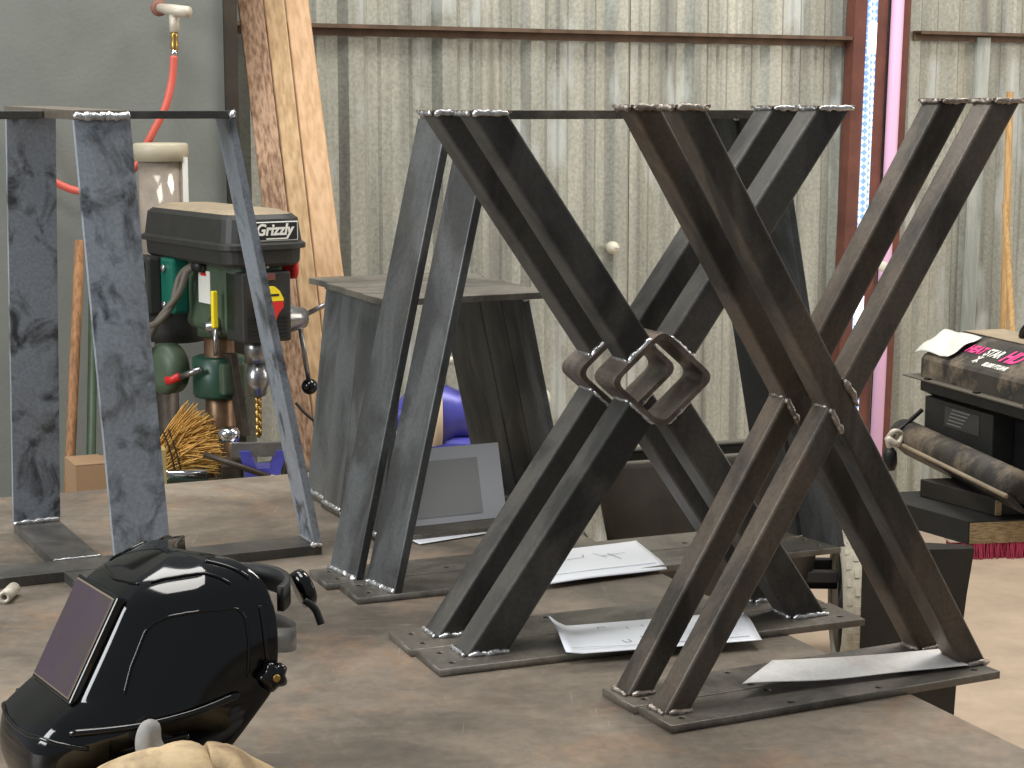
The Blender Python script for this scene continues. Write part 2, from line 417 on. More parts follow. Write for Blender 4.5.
# ribbed sheet wall
bm = bmesh.new(); prof = []
s = -1.42; per = .3275; s0 = .145
k0 = -5
for k in range(k0, 15):
    c = s0 + k * per
    prof += [(c - .050, 0), (c - .024, .024), (c + .024, .024), (c + .050, 0)]
    for j in (1, 2):
        q = c + per * j / 3
        prof += [(q - .024, 0), (q - .013, .005), (q + .013, .005), (q + .024, 0)]
lo = [bm.verts.new(wall_pt(a, b, 0)) for a, b in prof]; hi = [bm.verts.new(wall_pt(a, b, 3.2)) for a, b in prof]
for i in range(len(prof) - 1): bm.faces.new((lo[i], lo[i+1], hi[i+1], hi[i]))
w = struct(obj('wall_back', bm, M['galv']))
sm = w.modifiers.new('thickness', 'SOLIDIFY'); sm.thickness = .004; sm.offset = -1

# purlins (an angle section each side of the column)
def purlin(n, s0, s1, z, mat):
    bm = bmesh.new()
    Mx = upframe(wall_pt(s0, .032, z), wd, wn)
    box(bm, 0, s1 - s0, 0, .045, .010, .016, 0, Mx); box(bm, 0, s1 - s0, .001, .006, -.018, .010, 0, Mx)
    box(bm, 0, s1 - s0, .04, .045, .004, .010, 0, Mx)
    return struct(obj(n, bm, mat))
purlin('trim_1', -1.2, 2.09, TZ + .944, M['purlin'])
purlin('trim_2', 2.42, 5.2, TZ + .972, M['purlin'])

# red steel column beside the daylight slit, leaning a little
Mc = upframe(wall_pt(2.085, .034, 0), wd, wn)
lean = Matrix.Identity(4); lean[0][2] = .026; lean[0][3] = -.026 * (TZ + .55)
Mc = Mc @ lean
bm = bmesh.new(); box(bm, 0, .056, 0, .045, 0, 3.2, 0, Mc); struct(obj('trim_3', bm, M['rust']))
bm = bmesh.new(); box(bm, .102, .150, 0, .05, 0, 3.2, 0, Mc); struct(obj('trim_5', bm, M['rust']))
bm = bmesh.new(); box(bm, .205, .250, 0, .06, 0, 3.2, 0, Mc); struct(obj('trim_6', bm, M['rust']))
bm = bmesh.new(); box(bm, .057, .101, .040, .050, 0, 3.2, 0, Mc); struct(obj('window_1', bm, M['daylight']))
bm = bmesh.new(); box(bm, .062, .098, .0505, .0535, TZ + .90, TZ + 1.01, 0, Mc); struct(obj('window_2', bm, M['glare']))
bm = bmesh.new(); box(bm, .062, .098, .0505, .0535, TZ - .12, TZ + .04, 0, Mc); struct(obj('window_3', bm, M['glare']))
t = thing('downspout', 'pale pink backlit pipe running up the red steel column', 'pipe')
bm = bmesh.new(); tube(bm, [Mc @ Vector((.177, .07, z)) for z in (0, TZ + .4, 3.1)], .023, 14)
obj('pipe', bm, M['pink_light'], t, True)
bm = bmesh.new(); q = at(883, 266, 6.58)
lathe(bm, [(0, .018), (.02, .018), (.022, .014), (.024, .006)], q, (-.2, -1, 0), 16); obj('bracket_eye', bm, M['white_knob'], t, True)

bm = bmesh.new(); box(bm, 0, .004, 0, .003, 0, 3.2, 0, upframe(wall_pt(1.172, .0062, 0), wd, wn)); struct(obj('trim_7', bm, M['gap']))

# grey painted partition at the left, with a dark strip painted in for the shaded gap
pw = Vector((-.772, 5.03, 0)); pd = Vector((-.93, -.36, 0)).normalized(); pn = Vector((-pd.y, pd.x, 0)); pn = pn if pn.y < 0 else -pn
def part_pt(s, n, z): return pw + pd * s + pn * n + Vector((0, 0, z))
bm = bmesh.new(); Mp = upframe(part_pt(0, 0, 0), pd, -pn)
box(bm, 0, .83, 0, .05, 0, 3.2, 0, Mp); box(bm, .838, 3.2, 0, .05, 0, 3.2, 0, Mp); box(bm, .8, .86, .02, .045, 0, 3.2, 0, Mp)
struct(obj('wall_left', bm, M['panel']))
bm = bmesh.new(); box(bm, -.034, -.001, -.02, .12, 0, 3.2, 0, Mp); struct(obj('trim_4', bm, M['gap']))

# ------------------------------------------------------------------ work table
ta = Vector((-.161, 3.69, 0)); tu = Vector((.917, .399, 0)); tn = Vector((.399, -.917, 0))   # far right corner, axes along the back edge and the right edge
t = thing('welding_table', 'large scratched brown steel workbench carrying the table legs', 'table', (ta.x, ta.y, 0), math.atan2(tu.y, tu.x))
bm = bmesh.new(); box(bm, -2.3, 0, -2.6, 0, TZ - .02, TZ, .001); obj('tabletop', bm, M['table'], t)
for a in (-.04, -2.26):
    bm = bmesh.new(); box(bm, a - .03, a + .03, -2.56, -.04, TZ - .10, TZ - .0205); obj('rail', bm, M['dplate'], t)
for b_ in (-.07, -2.53):
    bm = bmesh.new(); box(bm, -2.2, -.08, b_ - .03, b_ + .03, TZ - .10, TZ - .0205); obj('rail', bm, M['dplate'], t)
for a in (-.06, -2.24):
    for b_ in (-.06, -2.54):
        bm = bmesh.new(); box(bm, a - .04, a + .04, b_ - .04, b_ + .04, 0, TZ - .1005, .005); obj('leg', bm, M['dplate'], t)

# ------------------------------------------------------------------ steel table legs
BT = .010                                                     # base plate thickness
def u_axes(al): return Vector((math.cos(al), math.sin(al), 0)), Vector((-math.sin(al), math.cos(al), 0))

def x_frame(label, group, loc, al, L, W, tw, y0, yd, foot, top, ztop, mat, pmat, wmat, diamond=None, rz=0):
    """X-shaped leg: foot=(l0,l1,r0,r1) and top=(l0,l1,r0,r1) along the frame; tube front at y0, depth yd"""
    t = thing('x_table_leg', label, 'table leg', (loc[0], loc[1], TZ), al, group)
    c = [(0, 0), (L, 0), (L, W), (0, W)]
    h = [(.025, W*.25), (.025, W*.75), (L - .025, W*.25), (L - .025, W*.75), (L*.36, W*.16), (L*.36, W*.84), (L*.63, W*.16)]
    plate_mesh('base_plate', c, 0, BT, h, .0055, pmat, t)
    zl, zr = ztop; y1 = y0 + yd
    A = dict(bl=((foot[0], BT), (foot[1], BT)), br=((foot[2], BT), (foot[3], BT)), tl=((top[0], zl), (top[1], zl)), tr=((top[2], zr), (top[3], zr)))
    # edge lines of the two diagonals
    d1a, d1b = (A['tl'][0], A['br'][0]), (A['tl'][1], A['br'][1])       # top left -> foot right
    d2a, d2b = (A['bl'][0], A['tr'][0]), (A['bl'][1], A['tr'][1])       # foot left -> top right
    def arm(name, b0, b1, t1, t0):
        bm = bmesh.new()
        hexa(bm, [(b0[0], y0, b0[1]), (b1[0], y0, b1[1]), (b1[0], y1, b1[1]), (b0[0], y1, b0[1])],
                 [(t0[0], y0, t0[1]), (t1[0], y0, t1[1]), (t1[0], y1, t1[1]), (t0[0], y1, t0[1])], .0045, 3)
        return obj(name, bm, mat, t)
    wb = []
    if diamond:
        uc, zc, hw, hh = diamond
        Lf, Rt, Tp, Bt = (uc - hw, zc), (uc + hw, zc), (uc, zc + hh), (uc, zc - hh)
        arm('tube_arm', line_x(*d1a, Lf, Tp), line_x(*d1b, Lf, Tp), A['tl'][1], A['tl'][0])
        arm('tube_arm', A['br'][0], A['br'][1], line_x(*d1b, Rt, Bt), line_x(*d1a, Rt, Bt))
        arm('tube_arm', A['bl'][0], A['bl'][1], line_x(*d2b, Lf, Bt), line_x(*d2a, Lf, Bt))
        arm('tube_arm', line_x(*d2a, Rt, Tp), line_x(*d2b, Rt, Tp), A['tr'][1], A['tr'][0])
        # ring of square tube with rounded corners
        def ring(s):
            out = []; q = [(hw*s, 0), (0, hh*s), (-hw*s, 0), (0, -hh*s)]; r = .17
            for i in range(4):
                p, a, b_ = Vector(q[i]), Vector(q[i-1]), Vector(q[(i+1) % 4])
                for k in range(6):
                    tt = k / 5
                    out.append((p + (a - p)*r*(1-tt)**2 + (b_ - p)*r*tt**2))
            return [(uc + v.x, zc + v.y) for v in out]
        ro, ri = ring(1), ring(.87); bm = bmesh.new(); n = len(ro)
        ya, yb = y0 - .006, y1 + .006
        V = [[bm.verts.new((p[0], y, p[1])) for p in rg] for rg, y in ((ro, ya), (ri, ya), (ri, yb), (ro, yb))]
        for i in range(n):
            j = (i + 1) % n
            for a, b_ in ((0, 1), (1, 2), (2, 3), (3, 0)): bm.faces.new((V[a][i], V[a][j], V[b_][j], V[b_][i]))
        obj('diamond_ring', bm, M['diamond'], t)
        for e, f in ((d1a, d1b), ): wb += [(line_x(*d1a, Lf, Tp), line_x(*d1b, Lf, Tp)), (line_x(*d1a, Rt, Bt), line_x(*d1b, Rt, Bt))]
        wb += [(line_x(*d2a, Lf, Bt), line_x(*d2b, Lf, Bt)), (line_x(*d2a, Rt, Tp), line_x(*d2b, Rt, Tp))]
    else:
        arm('tube_arm', A['br'][0], A['br'][1], A['tl'][1], A['tl'][0])
        arm('tube_arm', A['bl'][0], A['bl'][1], line_x(*d2b, *d1a), line_x(*d2a, *d1a))
        arm('tube_arm', line_x(*d2a, *d1b), line_x(*d2b, *d1b), A['tr'][1], A['tr'][0])
        wb += [(line_x(*d2a, *d1a), line_x(*d2b, *d1a)), (line_x(*d2a, *d1b), line_x(*d2b, *d1b))]
    sd = int(L * 1000)
    for i, (p, q) in enumerate(wb):
        weld(t, M['weld'] if diamond else M['rweld'], (p[0], y0 - .001, p[1]), (q[0], y0 - .001, q[1]), .0042, sd + i)
        weld(t, M['weld'] if diamond else M['rweld'], (p[0], y0 + .003, p[1]), (p[0], y1 - .003, p[1]), .003, sd + i + 50)
    for i, (e0, e1) in enumerate((A['bl'], A['br'])):
        weld(t, wmat, (e0[0] + .004, y0 - .002, BT + .002), (e1[0], y0 - .002, BT + .002), .0042, sd + 9 + i)
        weld(t, wmat, (e0[0] - .002, y0, BT + .002), (e0[0] - .002, y1, BT + .002), .0035, sd + 19 + i)
    for i, (e0, e1) in enumerate((A['tl'], A['tr'])):
        bm = bmesh.new(); z = e0[1]
        box(bm, e0[0] - .004, e1[0] + .004, y0 - .004, y1 + .004, z, z + .004, .001); obj('end_cap', bm, M['cut'], t)
        weld(t, wmat, (e0[0], y0 - .003, z), (e1[0], y0 - .003, z), .004, sd + 29 + i)
        weld(t, wmat, (e0[0] - .002, y0, z), (e0[0] - .002, y1, z), .0035, sd + 39 + i)
    if rz: t.rotation_euler[1] = rz
    return t

# middle pair, with diamond rings
alM = R(21.96); uM, nM = u_axes(alM); oM = Vector((-.091, 2.261, 0))
footM, topM = (.048, .108, .531, .590), (.058, .108, .554, .607)
x_frame('front one of the two dark steel X legs with a diamond ring at the crossing', 'steel X table legs', oM, alM, .626, .0905, .05, .037, .050,
        footM, topM, (.706, .712), M['xsteel'], M['plate'], M['weld'], (.325, .358, .0775, .0675))
oA = oM + uM * -.006 + nM * .0955
x_frame('rear dark steel X leg whose diamond ring shows left of the nearer ring', 'steel X table legs', oA, alM, .626, .093, .05, .037, .050,
        footM, (.048, .098, .546, .599), (.706, .712), M['xsteel'], M['plate'], M['weld'], (.325, .358, .0775, .0675))
# right-hand pair, tubes crossing directly
alF = R(25.73); uF, nF = u_axes(alF); oF = Vector((.184, 2.047, 0))
footF, topF = (.011, .046, .447, .488), (.0145, .0545, .462, .507)
x_frame('nearest brown steel X leg, at the table edge on the right, without ring', 'steel X table legs', oF, alF, .478, .0745, .037, .034, .037,
        footF, topF, (.713, .721), M['fsteel'], M['plate'], M['rweld'])
oA = oF + uF * -.005 + nF * .079
x_frame('brown steel X leg without ring, standing just behind the nearest X leg', 'steel X table legs', oA, alF, .478, .077, .037, .034, .037,
        footF, (.008, .048, .451, .496), (.713, .721), M['fsteel'], M['plate'], M['rweld'])

def trapezoid(name, label, group, loc, al, foot, top, base, topbar, H, W, th, mat, pmat, rz=0, zb=BT, holes=True, topmat=None, sk=0, g=.001):
    """frame of wide flat bar: two leaning legs, a base plate and a top bar"""
    t = thing(name, label, 'table leg', (loc[0], loc[1], TZ), al, group)
    hs = [(base[0] + .025, W*.25), (base[0] + .025, W*.75), (base[1] - .025, W*.25), (base[1] - .025, W*.75), (base[0] + .2, W*.3), (base[1] - .2, W*.3)] if holes else []
    plate_mesh('base_plate', [(base[0], 0), (base[1], 0), (base[1], W), (base[0], W)], 0, zb, hs, .0055, pmat, t)
    zt = H - th
    for s, (b0, t0) in ((1, (foot[0], top[0])), (-1, (foot[1], top[1]))):
        bm = bmesh.new()
        hexa(bm, [(b0, g, zb), (b0 + s*th, g, zb), (b0 + s*th - sk, W - g, zb), (b0 - sk, W - g, zb)],
                 [(t0, g, zt), (t0 + s*th, g, zt), (t0 + s*th - sk, W - g, zt), (t0 - sk, W - g, zt)], .0018, 2)
        obj('leg', bm, mat, t)
        weld(t, M['weld'], (b0, g, zb + .002), (b0 - sk, W - g, zb + .002), .0042, int(b0 * 999) + 3)
        weld(t, M['weld'], (t0 + s*th*.2, g - .001, zt), (t0 + s*th, g - .001, zt), .004, 8)
    bm = bmesh.new(); box(bm, topbar[0], topbar[1], 0, W, zt, H, .001); obj('top_bar', bm, topmat or pmat, t)
    return t

# tall pair behind the diamond X legs
alG = R(22.59); uG, nG = u_axes(alG); oG = Vector((-.223, 2.605, 0))
trapezoid('trapezoid_table_leg', 'front tall grey trapezoid leg of flat steel, left of the diamond X legs', 'tall trapezoid table legs', oG, alG, (.055, .826), (.21, .692), (0, .816), (.20, .70), .709, .0905, .013, M['gsteel'], M['plate'], sk=.014)
oA = oG + uG * -.018 + nG * .095
trapezoid('trapezoid_table_leg', 'tall grey trapezoid leg standing behind the other tall flat steel leg', 'tall trapezoid table legs', oA, alG, (.045, .826), (.195, .692), (0, .816), (.185, .70), .709, .0905, .013, M['gsteel'], M['plate'], sk=.014)
# four short bench legs pushed together
alK = R(26); uK, nK = u_axes(alK); oK = Vector((-.204, 2.978, 0))
lb = ['short bench leg of grey flat steel, nearest of the four set side by side',
      'short grey steel bench leg, second from the front of the four',
      'short grey steel bench leg, third from the front of the four',
      'short grey steel bench leg, rearmost of the four, nearest the wall']
for i, (du, w) in enumerate(((0, .104), (.006, .102), (.012, .104), (.022, .106))):
    o = oK + uK * du + nK * (.107 * i)
    trapezoid('bench_leg', lb[i], 'short bench legs', o, alK, (-.012, .345), (.032, .262), (-.012, .345), (0, .305), .405, w, .011, M['gsteel'], M['plate'], zb=.011, holes=False, g=.0055)

# cross-shaped pedestal of flat bar at the left
alP = R(25.1); uP, nP = u_axes(alP); oP = Vector((-.767, 2.696, 0)) + uP * .132 + nP * .035
t = thing('pedestal_table_base', 'blotchy blue-grey steel pedestal base with four wide legs and crossed bars', 'table base', (oP.x, oP.y, TZ), alP)
hb, ht, bw = .376, .248, .037        # half length below, above, half bar width
ZH = .709
bm = bmesh.new(); box(bm, -hb, hb, -bw, bw, 0, .016, .001); obj('base_bar', bm, M['dplate'], t)
for e0, e1, c0, c1 in ((bw + .0005, .335, 0, -.008), (-bw - .0005, -.33, 0, .02)):
    bm = bmesh.new(); hexa(bm, [(c0-bw, e0, 0), (c0+bw, e0, 0), (c1+bw, e1, 0), (c1-bw, e1, 0)], [(c0-bw, e0, .015), (c0+bw, e0, .015), (c1+bw, e1, .015), (c1-bw, e1, .015)])
    obj('base_bar', bm, M['dplate'], t)
bm = bmesh.new(); hexa(bm, [(-.037, -.222, ZH - .013), (.041, -.222, ZH - .013), (.032, .262, ZH - .008), (-.046, .262, ZH - .008)], [(-.037, -.222, ZH), (.041, -.222, ZH), (.032, .262, ZH + .006), (-.046, .262, ZH + .006)])
obj('top_bar', bm, M['cut'], t)
for s in (1, -1):
    bm = bmesh.new(); box(bm, *sorted((s*.0425, s*ht)), -bw*.9, bw*.9, ZH - .013, ZH - .001, .001); obj('top_bar', bm, M['dplate'], t)
for s in (1, -1):                    # side legs
    bm = bmesh.new(); f = s * hb; q = s * ht; th = .012
    hexa(bm, [(f, -bw, .016), (f - s*th, -bw, .016), (f - s*th, bw, .016), (f, bw, .016)], [(q, -bw*.9, ZH - .013), (q - s*th, -bw*.9, ZH - .013), (q - s*th, bw*.9, ZH - .013), (q, bw*.9, ZH - .013)])
    obj('leg', bm, M['bsteel'], t)
    weld(t, M['weld'], (q, -bw - .001, ZH - .006), (q - s*.01, -bw - .001, ZH - .006), .006, 4)
    weld(t, M['weld'], (f - s*.02, -bw - .002, .017), (f, -bw - .002, .017), .004, 5)
    weld(t, M['weld'], (f - s*.013, -bw, .018), (f - s*.013, bw, .018), .003, 6)
for f, q, th, cf, cq in ((-.33, -.222, .012, .02, .002), (.335, .255, -.012, -.008, -.007)):     # near and far legs
    bm = bmesh.new(); zb_ = .0155; zt_ = ZH - (.0135 if th > 0 else .0085); hw = .039
    hexa(bm, [(cf-hw, f, zb_), (cf+hw, f, zb_), (cf+hw, f + th, zb_), (cf-hw, f + th, zb_)], [(cq-hw, q, zt_), (cq+hw, q, zt_), (cq+hw, q + th, zt_), (cq-hw, q + th, zt_)])
    obj('leg', bm, M['bsteel'], t)
    y = f if th > 0 else f + th
    weld(t, M['weld'], (cf-hw, y - .001, .018), (cf+hw, y - .001, .018), .005, 7)
    if th > 0: weld(t, M['weld'], (cq-hw, q - .002, ZH - .008), (cq+hw, q - .002, ZH - .008), .006, 8)
weld(t, M['weld'], (-bw, bw + .001, .0165), (bw, bw + .001, .0165), .0025, 9)

# small steel roller by the far foot of the pedestal
o = at(4, 533, 2.62); o.z = TZ
t = thing('steel_bushing', 'small round grey bushing lying beside the far foot of the pedestal base', 'bushing', o)
bm = bmesh.new(); n = 20; r0, r1 = .0095, .004
V = []
for x, r in ((-.04, r0), (.012, r0), (.012, r1), (-.04, r1)):
    V.append([bm.verts.new((r*math.cos(2*math.pi*k/n), -x, .0097 + r*math.sin(2*math.pi*k/n))) for k in range(n)])
for a in range(4):
    for k in range(n): bm.faces.new((V[a][k], V[a][(k+1) % n], V[(a+1) % 4][(k+1) % n], V[(a+1) % 4][k]))
obj('sleeve', bm, M['pvc'], t, True)
# ------------------------------------------------------------------ drawings in sleeves
def drape(name, label, cat, pts, mat, prof=None, group=None, ink=(), thick=.0008):
    """sheet from four corners (far left, far right, near right, near left), bent by prof(u, v) in z"""
    A, B, C_, D_ = [Vector(p) for p in pts]
    base = (A + B + C_ + D_) / 4; base.z = TZ
    def f(u, v):
        p = A.lerp(B, u).lerp(D_.lerp(C_, u), v)
        return p - base + Vector((0, 0, prof(u, v) if prof else 0))
    bm = bmesh.new(); sheet(bm, None, 24, 24, f)
    t = thing(name, label, cat, base, 0, 'papers on the bench')
    o = obj('sheet', bm, mat, t, True); so = o.modifiers.new('t', 'SOLIDIFY'); so.thickness = thick; so.offset = 0
    for ln in ink:
        bm = bmesh.new(); q = [f(*uv) + Vector((0, 0, .0012)) for uv in ln]
        for a, b in zip(q, q[1:]):
            d = (b - a).normalized(); n = d.cross(Vector((0, 0, 1))).normalized() * .0007
            vs = [bm.verts.new(p) for p in (a - n, b - n, b + n, a + n)]; bm.faces.new(vs)
        obj('pencil_line', bm, M['ink'], t)
    return t
zp = TZ + BT + .002
def P(x, y, z): return atz(x, y, z)
ink1 = [[(.25, .42), (.45, .40), (.46, .30)], [(.55, .3), (.62, .5)], [(.66, .35), (.72, .6)], [(.6, .42), (.8, .40)], [(.05, .85), (.5, .86), (.95, .86)]]
drape('drawing_sheet', 'white drawing sleeve lying over the front edge of the tall trapezoid leg plate', 'paper',
      [P(520, 565, TZ), P(636, 548, TZ), P(667, 573, TZ), P(544, 590, TZ)], M['paper'], lambda u, v: .0135 - .006 * max(0, (v - .80) / .20)**1.5 + .0012 * math.sin(u * 5), ink=ink1)
def f2(u, v):
    return .001 + .006 * math.exp(-((v - .45) / .34)**2) + .016 * math.exp(-(u / .045)**2) * (1 - v * .75)
ink2 = [[(.22, .25), (.32, .80), (.35, .78), (.25, .24), (.22, .25)], [(.36, .35), (.42, .75)], [(.44, .30), (.5, .66)], [(.04, .88), (.45, .9), (.95, .88)]]
drape('drawing_sheet', 'white curled drawing sleeve draped on the base plate of the front diamond X leg', 'paper',
      [P(549, 629, zp), P(742, 613, zp), P(762, 641, zp), P(566, 656, zp)], M['paper'], f2, ink=ink2)
def f3(u, v):
    w = .5 + .5 * math.sin(u * 9 + 1)
    return .011 * (1 - v) * (1 - .5 * u) + .0025 + .008 * (1 - u)**2 + .004 * v * w * (1 - u)
drape('paper_sheet', 'smudged pale sheet curling on the base plate of the nearest X leg', 'paper',
      [P(772, 677, zp), P(938, 655, zp), P(968, 667, zp), P(742, 695, zp)], M['dirty_paper'], f3)
drape('paper_sheet', 'pale sheet lying flat on the bench in front of the short bench legs', 'paper',
      [P(395, 534, TZ + .001), P(505, 518, TZ + .001), P(512, 530, TZ + .001), P(420, 545, TZ + .001)], M['paper'], lambda u, v: .0015)
# sleeve leaning back in the short legs
a0 = oK + uK * .022 + nK * .055; a0.z = 0
t = thing('drawing_sheet', 'clear drawing sleeve leaning upright between the short bench legs', 'paper', (a0.x, a0.y, TZ + .0117), alK, 'papers on the bench')
bm = bmesh.new(); box(bm, .0, .222, 0, .0012, 0, .130); obj('sheet', bm, M['paper'], t, rot=(R(-16), 0, 0))
bm = bmesh.new(); box(bm, .03, .178, -.0012, -.0004, .012, .108); obj('drawing', bm, plain('grey_print', (196, 197, 198), .4), t, rot=(R(-16), 0, 0))

# ------------------------------------------------------------------ welding helmet
HL = Vector((-.381, 1.85, TZ)); phi = R(33)
HA = math.atan2(-math.sin(phi), -math.cos(phi))         # local x = forward
t = thing('welding_helmet', 'glossy black welding helmet with a purple lens, facing left on the bench', 'helmet', HL, HA)
lv = [  # z, front, half front width, back, half back width
    (.006, .108, .040, .012, .088), (.03, .130, .050, .000, .098), (.07, .146, .056, -.042, .110), (.105, .138, .060, -.070, .116), (.124, .114, .061, -.085, .119), (.136, .094, .062, -.095, .120),
    (.186, .067, .062, -.100, .119), (.225, .046, .060, -.097, .112), (.242, .028, .054, -.091, .101), (.254, .0, .044, -.084, .085), (.261, -.020, .026, -.074, .055)]
bm = bmesh.new(); rows = []
for z, xf, wf, xb, wb in lv:
    half = [(xf, 0), (xf, wf * .55), (xf - .004, wf), (xf - .022, wf + (wb - wf) * .42), (xf - (xf - xb) * .45, wf + (wb - wf) * .86), (xf - (xf - xb) * .75, wb), (xb + .006, wb), (xb, wb * .985)]
    rows.append([bm.verts.new((x, -w, z)) for x, w in half[::-1]] + [bm.verts.new((x, w, z)) for x, w in half[1:]])
for a, b in zip(rows, rows[1:]):
    for k in range(len(a) - 1): bm.faces.new((a[k], a[k+1], b[k+1], b[k]))
cz = rows[-1]; top = [bm.verts.new((-.03, 0, .2635)) for v in cz[:1]]
for k in range(len(cz) - 1): bm.faces.new((cz[k], cz[k+1], top[0]))
cl = bm.edges.layers.float.new('crease_edge')
for r_ in (5, 7): 
    for a, b in zip(rows[r_][4:11], rows[r_][5:11]):
        e = bm.edges.get((a, b)); 
        if e: e[cl] = .8
for k in (5, 9):
    for r_ in range(3, 8):
        e = bm.edges.get((rows[r_][k], rows[r_+1][k])); e[cl] = .7
for k in (3, 11):
    for r_ in range(6, 10):
        e = bm.edges.get((rows[r_][k], rows[r_+1][k])); e[cl] = .6
for a, b in zip(rows[3][1:5] + rows[3][10:14], rows[3][2:6] + rows[3][11:15]):
    e = bm.edges.get((a, b))
    if e: e[cl] = .55
sh = obj('shell', bm, M['black_gloss'], t, True)
m = sh.modifiers.new('t', 'SOLIDIFY'); m.thickness = .003; m.offset = -1
m = sh.modifiers.new('s', 'SUBSURF'); m.levels = 2; m.render_levels = 3
# moulding lines raised on the shell
bpy.context.view_layer.update(); _dg = bpy.context.evaluated_depsgraph_get(); _ev = sh.evaluated_get(_dg)
def on_shell(p, lift=.0006):
    ok, q, n_, i_ = _ev.closest_point_on_mesh(Vector(p)); return q + n_ * lift
def moulding(pts, r, name='panel_edge'):
    bm = bmesh.new(); tube(bm, [on_shell(p) for p in spline(pts, 10)], r, 8); return obj(name, bm, M['black_gloss'], t, True)
for s in (-1, 1):
    moulding([(.062, s*.10, .150), (.044, s*.10, .205), (.022, s*.11, .226), (-.03, s*.13, .228), (-.058, s*.13, .222), (-.064, s*.13, .19), (-.062, s*.13, .152)], .0016)
    moulding([(.02, s*.06, .262), (-.03, s*.08, .262), (-.055, s*.10, .246)], .0016)
    moulding([(-.080, s*.13, .225), (-.082, s*.13, .19), (-.084, s*.13, .165)], .0018)
    moulding([(-.045, s*.06, .27), (-.072, s*.09, .25), (-.088, s*.11, .22)], .002)
moulding([(.10, -.105, .098), (.13, -.06, .106), (.15, 0, .108), (.13, .06, .106), (.10, .105, .098)], .0025, 'chin_ridge')
moulding([(.03, -.05, .26), (.045, 0, .262), (.03, .05, .26)], .0016)
# lens and its dusty edge, lying on the sloping front
lb_, lt_ = Vector((.0970, 0, .134)), Vector((.0445, 0, .232))
lx = Vector((0, 1, 0)); ly = (lt_ - lb_).normalized(); Ml = basis(lb_, lx, ly); nrm = lx.cross(ly)
sg = 1 if nrm.x > 0 else -1
Lh = (lt_ - lb_).length
bm = bmesh.new(); box(bm, -.056, .056, -.002, Lh + .002, *sorted((sg*-.010, sg*.003)), .002, Ml); obj('lens_frame', bm, M['black_gloss'], t)
bm = bmesh.new(); box(bm, -.0515, .0515, .002, Lh - .002, *sorted((sg*.0, sg*.0042)), .0004, Ml); obj('lens_edge', bm, M['lens_edge'], t)
bm = bmesh.new(); box(bm, -.0500, .0500, .0035, Lh - .0035, *sorted((sg*.002, sg*.0048)), .0004, Ml); obj('lens', bm, M['lens'], t)
# moulded side ridges and top panel
for s in (-1, 1):
    bm = bmesh.new()
    tube(bm, spline([(.108, s*.078, .112), (.05, s*.104, .116), (-.005, s*.1165, .124), (-.052, s*.1215, .136)], 6), [.004]*18 + [.002], 8)
    obj('side_ridge', bm, M['black_gloss'], t, True)
    bm = bmesh.new(); tube(bm, spline([(.100, s*.082, .090), (.05, s*.102, .094), (.0, s*.113, .100)], 6), .003, 8); obj('side_ridge', bm, M['black_gloss'], t, True)
    # star knob at the pivot
    bm = bmesh.new(); n = 40; c = Vector((-.086, s*.1225, .150)); ring0, ring1, ring2 = [], [], []
    for k in range(n):
        a = 2*math.pi*k/n; r = .0140 + .0022*math.cos(5*a)
        for lst, y, q in ((ring0, 0, 1), (ring1, .010*s, .95), (ring2, .0125*s, .6)): lst.append(bm.verts.new(c + Vector((r*q*math.cos(a), y, r*q*math.sin(a)))))
    for A, B in ((ring0, ring1), (ring1, ring2)):
        for k in range(n): bm.faces.new((A[k], A[(k+1) % n], B[(k+1) % n], B[k]))
    bm.faces.new(ring2); bm.faces.new(ring0[::-1])
    o = obj('adjusting_knob', bm, M['black_gloss'], t, True)
    bm = bmesh.new(); lathe(bm, [(0, .004), (.0015, .004), (.002, .002)], c + Vector((0, s*.0125, 0)), (0, s, 0), 14); obj('screw', bm, M['brass'], o, True)
# head band coming out at the back
def loop(z, tilt, ang0, ang1, w, r=.092):
    bm = bmesh.new(); n = 40; pr = []
    for k in range(n + 1):
        a = ang0 + (ang1 - ang0) * k / n
        p = Vector((-.086 - r * math.cos(a) * .86, r * .92 * math.sin(a), z + tilt * math.cos(a)))
        pr.append((bm.verts.new(p - Vector((0, 0, w/2))), bm.verts.new(p + Vector((0, 0, w/2)))))
    for a, b in zip(pr, pr[1:]): bm.faces.new((a[0], b[0], b[1], a[1]))
    return bm
o = obj('head_band', loop(.178, -.022, -2.6, 2.6, .026), M['clear'], t, True); o.modifiers.new('t', 'SOLIDIFY').thickness = .0018
o = obj('rear_pad', loop(.206, .004, -.95, .95, .026, .086), M['black_matt'], t, True); o.modifiers.new('t', 'SOLIDIFY').thickness = .007
bm = bmesh.new(); lathe(bm, [(0, .020), (.006, .021), (.012, .0205), (.015, .016), (.016, .006)], (-.163, .03, .205), (-1, .15, .35), 28)
obj('ratchet_knob', bm, M['black_gloss'], t, True)
bm = bmesh.new(); tube(bm, spline([(-.160, .052, .200), (-.170, .056, .190), (-.174, .062, .174)], 6), .004, 8); obj('strap_end', bm, M['black_matt'], t, True)

